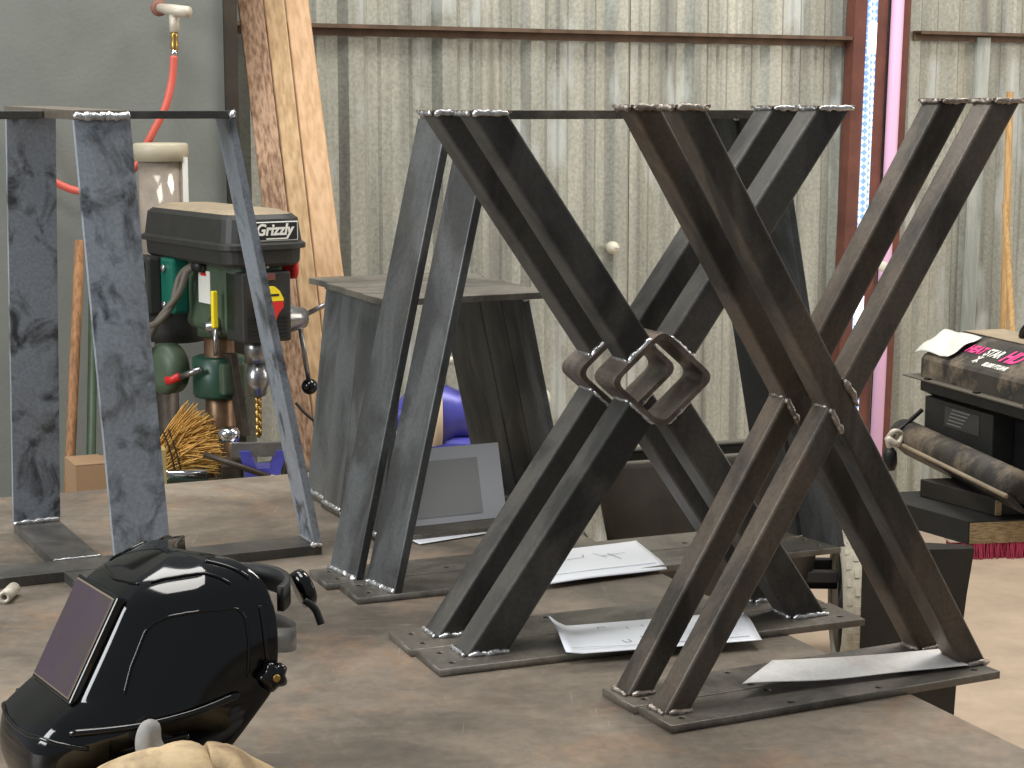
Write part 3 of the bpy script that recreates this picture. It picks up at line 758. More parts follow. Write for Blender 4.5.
# ------------------------------------------------------------------ gloves
def skin(name, chains, mat, parent, lev=2):
    """continuous surface grown along joined chains of (point, radius)"""
    vs, rs, es = [], [], []
    idx = {}
    def add(p, r):
        k = tuple(round(c, 4) for c in p)
        if k not in idx: idx[k] = len(vs); vs.append(p); rs.append(r)
        return idx[k]
    for ch in chains:
        q = [add(*c) for c in ch]
        es += [(a, b) for a, b in zip(q, q[1:])]
    me = bpy.data.meshes.new(name); me.from_pydata(vs, es, [])
    o = wrap(name, me, mat, parent)
    m = o.modifiers.new('skin', 'SKIN'); m.use_smooth_shade = True
    for i, sv in enumerate(me.skin_vertices[0].data):
        sv.radius = (rs[i], rs[i]) if not isinstance(rs[i], tuple) else rs[i]; sv.use_root = (i == 0)
    m = o.modifiers.new('sub', 'SUBSURF'); m.levels = lev; m.render_levels = lev
    return o
M['leather_mix'] = blotch('worn_tan_leather', (138, 116, 88), (188, 164, 126), (206, 184, 146), scale=16, metal=0, rough=(.7, .85), scale3=8, amt3=.6, bump=.3)
g0 = at(192, 770, 1.665); g0.z = TZ
def glove(name, label, loc, rz, zc, mats, dr, thumb, f=1.0):
    t = thing(name, label, 'glove', loc, rz, 'work gloves')
    # x along the fingers
    palm = (0, 0, zc)
    ch = [[((-.095, 0, zc - .026*dr), .036*f), ((-.065, 0, zc - .010*dr), .035*f), ((-.035, 0, zc - .001), .034*f), (palm, .036*f), ((.03, 0, zc - .002), .034*f)]]
    for k, (dy, ln) in enumerate(((-.036, .078), (-.013, .088), (.011, .084), (.034, .066))):
        ch.append([((.03, 0, zc - .002), .034*f), ((.052, dy, zc - .008*dr), .0155), ((.052 + ln*.45, dy*1.12, zc - (.020 + .003*k)*dr), .0145), ((.052 + ln*.85, dy*1.15, zc - (.046 + .003*k)*dr), .011)])
    ch.append([(palm, .036*f)] + thumb)
    skin('hand', ch, mats[0], t)
    bm = bmesh.new(); n = 28
    V = [[bm.verts.new((x, 1.18*r*math.cos(2*math.pi*k/n), zc - .012*dr + (x + .06)*.42*dr + r*f*.85*math.sin(2*math.pi*k/n) + .003*math.sin(3*2*math.pi*k/n))) for k in range(n)] for x, r in ((-.072, .038), (-.10, .042), (-.13, .046), (-.155, .047))]
    for a, b in zip(V, V[1:]):
        for k in range(n): bm.faces.new((a[k], a[(k+1) % n], b[(k+1) % n], b[k]))
    o = obj('cuff', bm, mats[1], t, True); o.modifiers.new('t', 'SOLIDIFY').thickness = .004
    return t
glove('leather_glove', 'tan leather work glove lying in front of the black welding helmet', (g0.x, g0.y, TZ), R(14), .092, (M['leather_mix'], M['leather'], M['leather_worn']), 1,
      [((.01, -.048, .075), .018), ((.045, -.060, .060), .015), ((.07, -.058, .05), .011)])
glove('leather_glove', 'grey leather glove under the tan glove, its thumb sticking up', (g0.x + .03, g0.y + .008, TZ), R(20), .030, (M['leather_grey'], M['leather_grey'], M['leather_worn']), 0,
      [((-.05, .045, .085), .0165), ((-.066, .054, .112), .0145), ((-.058, .056, .136), .0115)], .6)
# ------------------------------------------------------------------ left background: drill press
def local(o, ang):
    """frame at o: x = forward (spindle side), y = left, z up"""
    f = Vector((math.sin(ang), -math.cos(ang), 0)); return f
dp = at(219, 345, 4.5); dp.z = 0
psi = R(34)                                   # forward turns from the camera to the right
DA = math.atan2(-math.cos(psi), math.sin(psi))
t = thing('drill_press', 'green and black drill press with a boxy belt cover behind the blue-grey pedestal', 'drill press', dp, DA)
zc = lambda py, D=4.5: CAMZ - (py - 106) * D / 1850       # height seen on picture row py at depth D
FX = .195                                     # throat
bm = bmesh.new(); lathe(bm, [(.03, .037), (zc(255), .037)], (0, 0, 0), (0, 0, 1), 24); obj('column', bm, M['rusty_col'], t, True)
bm = bmesh.new(); box(bm, -.16, .28, -.15, .15, 0, .03, .006); obj('base', bm, M['green'], t)
# head casting
bm = bmesh.new()
box(bm, -.06, FX + .05, -.062, .062, zc(327), zc(250), .02, None, 3); obj('head', bm, M['green_dusty'], t)
bm = bmesh.new(); lathe(bm, [(zc(334), .052), (zc(315), .052), (zc(312), .045)], (0, 0, 0), (0, 0, 1), 24); obj('head_collar', bm, M['green_dusty'], t, True)
# belt cover: tray, lid with a rolled lip
def rrect(x0, x1, y0, y1, r, n=6):
    out = []
    for cx, cy, a0 in ((x1 - r, y1 - r, 0), (x0 + r, y1 - r, 90), (x0 + r, y0 + r, 180), (x1 - r, y0 + r, 270)):
        for k in range(n + 1):
            a = R(a0 + 90 * k / n); out.append((cx + r*math.cos(a), cy + r*math.sin(a)))
    return out
def stack(bm, rings):
    V = [[bm.verts.new((x, y, z)) for x, y in ring] for ring, z in rings]
    n = len(V[0])
    for a, b in zip(V, V[1:]):
        for k in range(n): bm.faces.new((a[k], a[(k+1) % n], b[(k+1) % n], b[k]))
    bm.faces.new(V[0][::-1]); bm.faces.new(V[-1])
cx0, cx1, cy0, cy1 = -.235, .285, -.105, .105
cov = bmesh.new()
stack(cov, [(rrect(cx0+.012, cx1-.012, cy0+.012, cy1-.012, .05), zc(257)), (rrect(cx0+.004, cx1-.004, cy0+.004, cy1-.004, .055), zc(254)), (rrect(cx0+.002, cx1-.002, cy0+.002, cy1-.002, .055), zc(241))])
cv = obj('belt_cover', cov, M['black_paint'], t)
cov = bmesh.new()
stack(cov, [(rrect(cx0-.008, cx1+.008, cy0-.008, cy1+.008, .06), zc(240.5)), (rrect(cx0-.008, cx1+.008, cy0-.008, cy1+.008, .06), zc(236)), (rrect(cx0, cx1, cy0, cy1, .055), zc(234)),
            (rrect(cx0+.006, cx1-.006, cy0+.006, cy1-.006, .055), zc(212)), (rrect(cx0+.016, cx1-.016, cy0+.016, cy1-.016, .055), zc(208))])
lid = obj('lid', cov, M['black_paint'], cv)
cov = bmesh.new(); stack(cov, [(rrect(cx0+.020, cx1-.020, cy0+.020, cy1-.020, .05), zc(207.9)), (rrect(cx0+.045, cx1-.045, cy0+.045, cy1-.045, .04), zc(204))])
obj('lid_top', cov, M['dust'], cv)
# maker's plate on the nose of the cover
zb, zt_ = zc(231), zc(216)
Mx = Matrix.Translation((cx1 - .0035, 0, 0)) @ basis((0, .012, (zb + zt_)/2), (0, 1, 0), (0, 0, 1))
bm = bmesh.new(); hw, hh = .062, (zt_ - zb)/2 + .004
box(bm, -hw, hw, -hh, hh, .0, .004, .001, Mx); pl = obj('name_plate', bm, M['white'], cv)
bm = bmesh.new(); box(bm, -hw + .0025, hw - .0025, -hh + .0025, hh - .0025, .0035, .0046, 0, Mx); obj('plate_field', bm, M['black_matt'], pl)
text_mesh('lettering', 'Grizzly', .036, M['white'], pl, Mx @ Matrix.Translation((0, -.008, .005)), .0006, .22, .0012, 'CENTER', .92)
bm = bmesh.new(); box(bm, -.02, .034, -.0185, -.0155, .0046, .0056, 0, Mx); obj('plate_line', bm, M['white'], pl)
# switch box on the nose of the head
zs0, zs1 = zc(330), zc(262)
sx = FX + .075
bm = bmesh.new(); box(bm, FX - .02, sx, -.062, .062, zs0, zs1, .006)
sb = obj('switch_box', bm, M['black_paint'], t)
for k in range(6):
    z = zs0 + .012 + k * .009
    bm = bmesh.new(); box(bm, sx - .002, sx + .003, -.05, .05, z, z + .004); obj('louvre', bm, M['black_matt'], sb)
Mx = Matrix.Translation((sx + .001, .0, 0)) @ basis((0, 0, zc(290)), (0, 1, 0), (0, 0, 1))
bm = bmesh.new(); prism(bm, [(-.024, .024), (-.034, .005), (-.034, .0), (.034, .0), (.034, .005), (.024, .024), (.012, .034), (-.012, .034)], 0, .014, Mx @ Matrix(((1,0,0,0),(0,0,1,0),(0,1,0,0),(0,0,0,1))))
obj('safety_paddle', bm, M['yellow'], sb)
bm = bmesh.new(); prism(bm, [(-.034, -.001), (-.034, -.014), (-.020, -.030), (-.014, -.044), (.014, -.044), (.020, -.030), (.034, -.014), (.034, -.001)], 0, .014, Mx @ Matrix(((1,0,0,0),(0,0,1,0),(0,1,0,0),(0,0,0,1))))
obj('safety_paddle', bm, M['red'], sb)
bm = bmesh.new(); box(bm, -.022, .022, .012, .017, .014, .0150, 0, Mx); obj('paddle_print', bm, M['black_matt'], sb)
bm = bmesh.new(); box(bm, -.018, .018, .048, .064, 0, .006, .001, Mx); obj('rocker', bm, plain('brown_rocker', (110, 64, 54), .5), sb)
bm = bmesh.new(); lathe(bm, [(0, .0055), (.002, .0055), (.003, .002)], Mx @ Vector((0, .080, 0)), (1, 0, 0), 12); obj('screw', bm, M['steel'], sb, True)
# emergency button
bm = bmesh.new(); lathe(bm, [(0, .02), (.02, .02), (.022, .027), (.034, .027), (.038, .022)], (sx - .05, .062, zc(261)), (.3, 1, 0), 20); obj('stop_button', bm, M['red'], t, True)
# feed hub and handles on the right flank
hub = Vector((FX - .01, .064, zc(313)))
bm = bmesh.new(); lathe(bm, [(0, .040), (.018, .040), (.05, .030), (.075, .024), (.078, .016)], hub, (0, 1, 0), 24); hb_ = obj('feed_hub', bm, M['steel'], t, True)
h0 = hub + Vector((0, .06, 0))
for dv, ln in ((Vector((.10, .80, .34)), .15), (Vector((.10, .10, -.95)), .155), (Vector((-.75, -.1, .55)), .17)):
    dv = dv.normalized(); bm = bmesh.new(); tube(bm, [h0, h0 + dv * ln], .006, 10); hd = obj('feed_handle', bm, M['steel'], t, True)
    bm = bmesh.new(); bmesh.ops.create_uvsphere(bm, u_segments=18, v_segments=12, radius=.020, matrix=Matrix.Translation(h0 + dv * (ln + .012))); obj('ball_knob', bm, M['black_gloss'], hd, True)
# spindle, chuck, bit
S = Vector((FX + .015, 0, 0))
bm = bmesh.new(); lathe(bm, [(zc(352), .030), (zc(326), .030)], S, (0, 0, 1), 24); obj('quill', bm, M['steel'], t, True)
bm = bmesh.new(); lathe(bm, [(zc(386), .010), (zc(384), .020), (zc(376), .024), (zc(374), .028), (zc(362), .028), (zc(360), .024), (zc(352), .022)], S, (0, 0, 1), 24); obj('chuck', bm, M['steel'], t, True)
bm = bmesh.new(); n = 12; V = []
z0, z1 = zc(427), zc(386)
for i in range(41):
    z = z1 + (z0 - z1) * i / 40; a = i * .45; r = .0085 if i < 37 else .0085 * (40.2 - i) / 4
    V.append([bm.verts.new(S + Vector(((r if k % 6 < 4 else r*.6)*math.cos(a + 2*math.pi*k/n), (r if k % 6 < 4 else r*.6)*math.sin(a + 2*math.pi*k/n), z))) for k in range(n)])
for a, b in zip(V, V[1:]):
    for k in range(n): bm.faces.new((a[k], a[(k+1) % n], b[(k+1) % n], b[k]))
bm.faces.new(V[0]); bm.faces.new(V[-1]); obj('drill_bit', bm, M['brass'], t, True)
# depth stop
bm = bmesh.new(); lathe(bm, [(zc(345), .006), (zc(318), .006)], (FX - .03, -.085, 0), (0, 0, 1), 12); ds = obj('depth_rod', bm, M['steel'], t, True)
bm = bmesh.new(); box(bm, FX - .037, FX - .023, -.093, -.079, zc(318), zc(282), .003); obj('depth_scale', bm, M['yellow'], ds)
bm = bmesh.new(); lathe(bm, [(0, .024), (.012, .024), (.016, .012), (.03, .010)], (FX - .07, -.063, zc(318)), (0, -1, 0), 20); obj('lock_knob', bm, M['steel'], t, True)
bm = bmesh.new(); box(bm, .03, .095, -.0640, -.0622, zc(298), zc(266)); lbq = obj('data_label', bm, M['white'], t)
bm = bmesh.new(); box(bm, .045, .075, -.0652, -.0641, zc(271), zc(268)); obj('label_mark', bm, M['red'], lbq)
# motor at the back with its mount
bm = bmesh.new(); lathe(bm, [(zc(348), .060), (zc(346), .082), (zc(335), .088), (zc(268), .088), (zc(262), .070)], (-.20, -.02, 0), (0, 0, 1), 28); mo = obj('motor', bm, M['black_paint'], t, True)
bm = bmesh.new(); box(bm, -.20, -.11, -.135, -.095, zc(316), zc(256), .008); jb = obj('junction_box', bm, M['black_paint'], mo)
for k in range(4):
    bm = bmesh.new(); box(bm, -.185 + .018*k, -.179 + .018*k, -.138, -.134, zc(285), zc(262)); obj('slot', bm, M['black_matt'], jb)
bm = bmesh.new(); box(bm, -.105, -.030, -.105, -.060, zc(312), zc(256), .008); mt = obj('motor_mount', bm, M['teal'], t)
for py in (267, 304):
    bm = bmesh.new(); lathe(bm, [(0, .010), (.006, .010), (.009, .005)], (-.075, -.105, zc(py)), (0, -1, 0), 12); obj('bolt', bm, M['steel'], mt, True)
# cables
bm = bmesh.new(); tube(bm, spline([(-.15, -.14, zc(300)), (-.12, -.155, zc(314)), (-.08, -.165, zc(324)), (-.02, -.15, zc(318)), (.0, -.12, zc(300)), (.0, -.10, zc(275)), (.03, -.085, zc(263)), (.07, -.066, zc(261))]), .0085, 10); obj('cable', bm, M['cable'], t, True)
bm = bmesh.new(); tube(bm, spline([(.07, -.066, zc(262)), (.03, -.09, zc(266)), (.015, -.11, zc(290)), (-.03, -.15, zc(320)), (-.09, -.16, zc(352)), (-.16, -.17, zc(392)), (-.2, -.17, zc(430))]), .0085, 10); obj('cable', bm, M['cable'], t, True)
bm = bmesh.new(); lathe(bm, [(0, .016), (.03, .014)], (.07, -.066, zc(261.5)), (-1, -.5, 0), 14); obj('cable_boot', bm, M['black_matt'], t, True)
# table bracket on the column with crank lever and the swung table
bm = bmesh.new(); lathe(bm, [(zc(396), .062), (zc(393), .066), (zc(357), .066), (zc(355), .058)], (0, 0, 0), (0, 0, 1), 28); br = obj('table_bracket', bm, M['green'], t, True)
bm = bmesh.new(); box(bm, .055, .085, -.03, .03, zc(391), zc(359), .006); obj('clamp_lug', bm, M['green_dusty'], br)
bm = bmesh.new(); lathe(bm, [(0, .062), (.035, .064), (.05, .056), (.055, .03)], (-.075, -.085, zc(368)), (.2, -.95, 0), 32); obj('bracket_arm', bm, M['green_dusty'], br, True)
bm = bmesh.new(); tube(bm, [(.05, -.07, zc(364)), (.0, -.105, zc(373))], .008, 10); lv_ = obj('clamp_lever', bm, M['steel'], br, True)
bm = bmesh.new(); tube(bm, [(.0, -.105, zc(373)), (-.03, -.125, zc(378))], [.010, .012], 10); obj('lever_grip', bm, M['red'], lv_, True)
bm = bmesh.new(); hexa(bm, [(.09, .0, zc(430)), (.13, .0, zc(430)), (.13, .02, zc(430)), (.09, .02, zc(430))], [(.05, -.01, zc(350)), (.085, -.01, zc(350)), (.085, .01, zc(350)), (.05, .01, zc(350))], .004); obj('brace', bm, M['iron'], t)
bm = bmesh.new(); box(bm, -.12, .33, -.20, .22, zc(486), zc(479), .004); obj('drill_table', bm, M['green'], t)
TBZ = zc(479)
Md = Matrix.Translation(dp) @ Matrix.Rotation(DA, 4, 'Z')

# machine vice on the drill table
vl = Md @ Vector((FX + .07, -.02, 0)); vl.z = TBZ + .0015
t = thing('machine_vice', 'grimy drill press vice with blue jaw block under the drill bit', 'vice', vl, R(6))
bm = bmesh.new(); box(bm, -.13, .10, -.05, .05, 0, .035, .006); obj('vice_bed', bm, M['iron'], t)
bm = bmesh.new(); box(bm, -.095, -.045, -.05, .05, .0352, .085, .006); obj('jaw', bm, M['iron'], t)
bm = bmesh.new(); box(bm, .045, .09, -.055, .05, .0352, .095, .006); obj('jaw', bm, M['iron'], t)
bm = bmesh.new(); prism(bm, [(-.035, .045), (.038, .045), (.06, .115), (.035, .115), (.018, .075), (-.012, .075), (-.025, .115), (-.05, .115)], -.056, .01); obj('jaw_block', bm, M['blue'], t)
bm = bmesh.new(); box(bm, -.07, .06, -.048, -.038, .10, .135, .002); obj('steel_plate', bm, M['steel'], t)
bm = bmesh.new(); lathe(bm, [(0, .011), (.085, .011), (.09, .015), (.115, .015)], (-.13, -.01, .055), (-1, 0, 0), 16); obj('vice_screw', bm, M['chrome'], t, True)
bm = bmesh.new(); tube(bm, [(-.155, -.04, .012), (-.245, -.05, .012), (-.25, -.05, -.0005 + .006)], .009, 10); obj('vice_bar', bm, M['chrome'], t, True)
bm = bmesh.new(); tube(bm, [(-.13, -.075, .115), (.02, -.085, .060)], .007, 8); obj('vice_lever', bm, M['iron'], t, True)
bm = bmesh.new(); lathe(bm, [(0, .024), (.02, .026), (.03, .02)], (-.075, -.02, .1355), (0, 0, 1), 16); obj('clamp_nut', bm, M['chrome'], t, True)
bm = bmesh.new(); bmesh.ops.create_uvsphere(bm, u_segments=12, v_segments=8, radius=.013, matrix=Matrix.Translation((.025, -.075, .05))); obj('screw_end', bm, M['pvc'], t, True)

# straw broom, head up, behind the pedestal
b0 = at(160, 452, 4.42)
t = thing('straw_broom', 'straw broom with black stitching, fanned bristles showing left of the vice', 'broom', (b0.x, b0.y, 0), 0)
rnd = random.Random(3)
bm = bmesh.new(); L0 = Vector((0, 0, b0.z))
for i in range(520):
    a = R(rnd.uniform(-6, 62)); l = rnd.uniform(.125, .152) * (1 - .05 * abs(math.sin(a)))
    s0 = Vector((rnd.uniform(-.01, .015), rnd.uniform(-.02, .02), rnd.uniform(-.05, .02)))
    e = s0 + Vector((l * math.cos(a), rnd.uniform(-.03, .03), l * math.sin(a) * .92))
    tube(bm, [L0 + s0, L0 + s0.lerp(e, .5) + Vector((0, 0, .004)), L0 + e], [.0022, .002, .0008], 4)
o = obj('bristles', bm, M['straw'], t); o['kind'] = 'stuff'
for q in (.022, .036):
    bm = bmesh.new(); tube(bm, spline([L0 + Vector((q - .008, -.032, .055 + q*.2)), L0 + Vector((q + .006, -.034, .02)), L0 + Vector((q + .016, -.034, -.02)), L0 + Vector((q + .02, -.033, -.055))]), .0022, 6); obj('stitching', bm, M['cord'], t, True)
bm = bmesh.new(); tube(bm, [(-.25, .03, .004), (-.02, .005, b0.z - .02)], .011, 12); obj('broom_handle', bm, M['handle'], t, True)

# ochre block, cardboard box
q = at(156, 468, 4.1)
t = thing('timber_post', 'short ochre timber block standing upright left of the straw broom', 'block', (q.x, q.y, 0), R(15))
bm = bmesh.new(); box(bm, -.020, .022, -.02, .02, 0, zc(450, 4.1), .002); obj('post', bm, M['ochre'], t)
bm = bmesh.new(); lathe(bm, [(-.024, .0065), (.012, .0065), (.014, .004)], (-.005, -.015, zc(446, 4.1)), (1, 0, 0), 12); obj('pin', bm, M['pvc'], t, True)
q = at(100, 478, 4.3); zt_ = zc(462, 4.3)
t = thing('cardboard_box', 'brown cardboard box on the floor behind the pedestal base', 'box', (q.x, q.y, 0), R(25))
bm = bmesh.new(); box(bm, -.07, .08, -.06, .06, 0, zt_, .002); obj('carton', bm, M['cardboard'], t)
bm = bmesh.new(); box(bm, -.07, .01, -.06, .06, zt_ + .0004, zt_ + .003); obj('flap', bm, M['cardboard'], t)

# long handles leaning on the partition
def leaning(name, label, x0, y0, x1, y1, D0, D1, r, mat, cat):
    a = at(x0, y0, D0); b = at(x1, y1, D1); d = (b - a); foot = b + d * (b.z / -d.z)
    t = thing(name, label, cat, (foot.x, foot.y, 0), 0, 'poles leaning on the walls')
    bm = bmesh.new(); tube(bm, [Vector((0, 0, .004)), a - Vector((foot.x, foot.y, 0))], r, 12); obj('shaft', bm, mat, t, True); return t
leaning('broom_handle', 'brown wooden handle leaning on the grey partition between the pedestal legs', 80, 241, 69, 490, 4.72, 4.5, .013, M['handle'], 'handle')
leaning('broom_handle', 'dark grey-green pole leaning beside the brown handle on the partition', 94, 245, 91, 466, 4.76, 4.56, .012, M['green_dusty'], 'handle')

# air line: fitting, hose, filter bowl
q = part_pt(.06, 0, 0)
f0 = at(176, 12, 4.86)
t = thing('air_hose', 'red rubber air hose hanging from a fitting on the grey partition', 'hose', f0)
L_ = lambda x, y, D: at(x, y, D) - f0
bm = bmesh.new(); tube(bm, spline([L_(174, 56, 4.86), L_(172, 80, 4.86), L_(165, 108, 4.85), L_(153, 132, 4.85), L_(143, 152, 4.86), L_(136, 166, 4.86), L_(122, 180, 4.86), L_(100, 190, 4.84), L_(78, 191, 4.83), L_(55, 182, 4.82), L_(42, 170, 4.8), L_(30, 140, 4.8), L_(22, 120, 4.8)]), .0098, 12); obj('hose', bm, M['red_hose'], t, True)
bm = bmesh.new(); tube(bm, [L_(160, 8, 4.9), L_(172, 10, 4.86), L_(188, 12, 4.82)], [.012, .015, .015], 14); ft = obj('tee_fitting', bm, M['pvc'], t, True)
bm = bmesh.new(); lathe(bm, [(0, .013), (.05, .013), (.052, .009)], L_(174, 12, 4.86), (0, 0, -1), 14); obj('fitting_leg', bm, M['pvc'], ft, True)
bm = bmesh.new(); lathe(bm, [(0, .008), (.012, .011), (.02, .008), (.035, .011), (.048, .009), (.06, .006)], L_(174, 31, 4.86), (0, 0, -1), 12); obj('coupling', bm, M['brass'], t, True)
bm = bmesh.new(); lathe(bm, [(0, .009), (.016, .009)], L_(174, 50, 4.86), (0, 0, -1), 12); obj('ferrule', bm, M['chrome'], t, True)
bm = bmesh.new(); lathe(bm, [(0, .022), (.004, .022), (.006, .012)], L_(159, 8, 4.905), (.4, -1, 0), 18); obj('wall_flange', bm, plain('reddish_flange', (128, 84, 70), .6), t, True)
c = at(162, 200, 4.78); zt_ = zc(142, 4.78); z1 = zc(160, 4.78); z0 = zc(300, 4.78)
t = thing('filter_canister', 'smoky cylinder with a beige cap standing behind the drill press', 'canister', (c.x, c.y, 0))
bm = bmesh.new(); lathe(bm, [(z0, .058), (z1 + .002, .058)], (0, 0, 0), (0, 0, 1), 32); obj('bowl', bm, M['canister'], t, True)
bm = bmesh.new(); lathe(bm, [(z1, .070), (zt_ - .006, .070), (zt_ - .001, .066), (zt_, .05)], (0, 0, 0), (0, 0, 1), 32); obj('cap', bm, M['beige'], t, True)
bm = bmesh.new(); box(bm, .060, .073, -.03, -.022, zc(203, 4.78), zc(156, 4.78)); obj('sight_gauge', bm, M['white'], t)
bm = bmesh.new(); lathe(bm, [(0, .07), (.02, .07), (.03, .03), (z0 - .001, .03)], (0, 0, 0), (0, 0, 1), 20); obj('stand', bm, M['iron'], t, True)

# timber boards leaning on the wall
def board(name, label, tl, tr, bl, br, Dt, Db, th, mat):
    """face outline from four picture points carried to the floor, given thickness"""
    a, b = at(*tl, Dt), at(*tr, Dt); c, d = at(*bl, Db), at(*br, Db)
    lo0 = c + (c - a) * ((c.z) / (a.z - c.z)); lo1 = d + (d - b) * (d.z / (b.z - d.z))
    up0 = a + (a - c) * .12; up1 = b + (b - d) * .12
    base = (lo0 + lo1) / 2
    t = thing(name, label, 'board', base, 0, 'boards leaning on the wall')
    off = Vector((-.08, 1, 0)) * th
    ang = math.atan2((up0 - lo0).x, (up0 - lo0).z)
    Rm = Matrix.Rotation(ang, 4, 'Y'); Ri = Rm.inverted()
    bm = bmesh.new()
    hexa(bm, *[[Ri @ (p - base) for p in q] for q in ([lo0, lo1, lo1 + off, lo0 + off], [up0, up1, up1 + off, up0 + off])], .004)
    o = obj('plank', bm, mat, t); o.rotation_euler = Rm.to_euler(); return t
board('timber_board', 'rough brown timber board leaning upright, left of the tan board', (237, 0), (262.5, 0), (262, 203), (286.5, 203), 5.16, 5.0, .05, M['board_brown'])
board('timber_board', 'yellow-tan sawn timber board leaning between the brown and the pale boards', (263.5, 0), (284, 0), (287.5, 203), (307, 203), 5.17, 5.01, .05, M['board_tan'])
board('timber_board', 'smooth pale timber board leaning against the ribbed wall, rightmost board', (285, 0), (308, 0), (308, 203), (334, 203), 5.18, 5.02, .05, M['board_pale'])

# purple-blue pump seen through the bench legs
c = at(432, 415, 4.55)
t = thing('electric_pump', 'purple-blue machine with a cream flange seen between the grey steel legs', 'pump', (c.x, c.y, 0), R(-10))
z = c.z
bm = bmesh.new(); lathe(bm, [(-.11, .02), (-.105, .035), (-.08, .040), (-.06, .066), (-.02, .080), (.03, .080), (.06, .064), (.12, .060), (.125, .04)], (0, 0, z), (1, .28, 0), 32); obj('housing', bm, M['blue'], t, True)
bm = bmesh.new(); lathe(bm, [(-.008, .088), (.022, .088)], (0, 0, z), (1, .28, 0), 32); fl = obj('flange', bm, M['cream'], t, True)
ax = Vector((1, .28, 0)).normalized(); sx_, sy_ = frame_axes(ax)
for k in range(10):
    a = 2*math.pi*k/10; p = Vector((0, 0, z)) + ax * -.008 + (sx_*math.cos(a) + sy_*math.sin(a)) * .076
    bm = bmesh.new(); lathe(bm, [(0, .006), (-.006, .006), (-.008, .003)], p, ax, 8); obj('bolt', bm, M['chrome'], fl, True)
bm = bmesh.new(); tube(bm, spline([(.03, 0, z + .075), (.028, -.01, z + .11), (.05, -.01, z + .14), (.075, 0, z + .12), (.085, 0, z + .06)]), .010, 10); obj('lifting_eye', bm, M['pvc'], t, True)
bm = bmesh.new(); box(bm, .0, .12, -.05, .05, z - .16, z - .05, .012); obj('foot', bm, M['blue'], t)
bm = bmesh.new(); box(bm, -.14, .16, -.08, .08, z - .19, z - .161, .004); obj('base_plate', bm, M['iron'], t)
for x in (-.11, .13):
    for y in (-.055, .055):
        bm = bmesh.new(); box(bm, x - .018, x + .018, y - .018, y + .018, 0, z - .1905); obj('leg', bm, M['iron'], t)

# white knobs on the wall
def wall_knob(label, px, py, D, r):
    p = at(px, py, D)
    t = thing('wall_knob', label, 'knob', p, R(31), 'white wall knobs')
    bm = bmesh.new(); lathe(bm, [(0, r*.55), (.02, r*.5), (.026, r), (.045, r), (.055, r*.7), (.058, r*.25)], (0, .05, 0), (0, -1, 0), 24); k = obj('knob', bm, M['white_knob'], t, True)
    bm = bmesh.new(); lathe(bm, [(0, r*.16), (.012, r*.16), (.014, r*.05)], (0, -.006, 0), (0, -1, 0), 12); obj('screw', bm, M['chrome'], t, True)
wall_knob('white round knob on the ribbed wall beside the short bench legs', 543, 399, 6.03, .034)
wall_knob('white round knob on the ribbed wall between the two X legs', 615, 248, 6.20, .021)

# dark cable loop beside the bench legs
a = at(296, 403, 4.80)
t = thing('cable', 'thin black cable hanging across the foot of the leaning boards', 'cable', a)
bm = bmesh.new(); tube(bm, spline([(0, 0, 0), at(306, 414, 4.78) - a, at(320, 424, 4.76) - a, at(342, 430, 4.76) - a, at(360, 445, 4.75) - a]), .004, 8); obj('wire', bm, M['cord'], t, True)
# ------------------------------------------------------------------ right background
# dump cart with a black tub
c = at(712, 500, 5.05)
t = thing('garden_cart', 'black plastic tub cart with knobbly tyres behind the X legs', 'cart', (c.x, c.y, 0), R(-3))
zr0, zr1 = zc(466, 5.0), zc(443, 5.0)
wx = .345
bm = bmesh.new(); rows = []
for z0_, z1_, hx0, hx1, hy in ((.20, .20, .20, .22, .09), (.24, .24, .26, .26, .105), (zr0 - .06, zr1 - .06, .315, .325, .11), (zr0 - .02, zr1 - .02, wx - .012, wx - .01, .10), (zr0, zr1, wx + .015, wx + .012, .10)):
    ring = rrect(-1, 1, -1, 1, .35, 5)
    rows.append([bm.verts.new(((hx0 if x < 0 else hx1) * x, hy * y, z0_ + (z1_ - z0_) * (x + 1) / 2)) for x, y in ring])
n = len(rows[0])
for a, b in zip(rows, rows[1:]):
    for k in range(n): bm.faces.new((a[k], a[(k+1) % n], b[(k+1) % n], b[k]))
bm.faces.new(rows[0][::-1])
tb = obj('tub', bm, M['tub'], t, True); tb.modifiers.new('t', 'SOLIDIFY').thickness = .006
bm = bmesh.new(); ring = [(Vector(((wx+.013) * x, .100 * y, zr0 + (zr1 - zr0)*(x + 1)/2 - .004))) for x, y in rrect(-1, 1, -1, 1, .35, 5)]
tube(bm, ring + [ring[0]], .008, 8); obj('rim', bm, M['grey_rim'], tb, True)
wz = .19; xw = at(847, 590, 5.05).x - c.x
bm = bmesh.new(); tube(bm, [(-xw + .04, -.02, wz + .05), (xw - .035, -.02, wz + .05)], .016, 12); obj('axle', bm, M['black_matt'], t, True)
for y in (-.09, .05):
    bm = bmesh.new(); box(bm, .12, xw - .04, y, y + .03, wz + .07, wz + .10, .003); obj('frame_rail', bm, M['black_matt'], t)
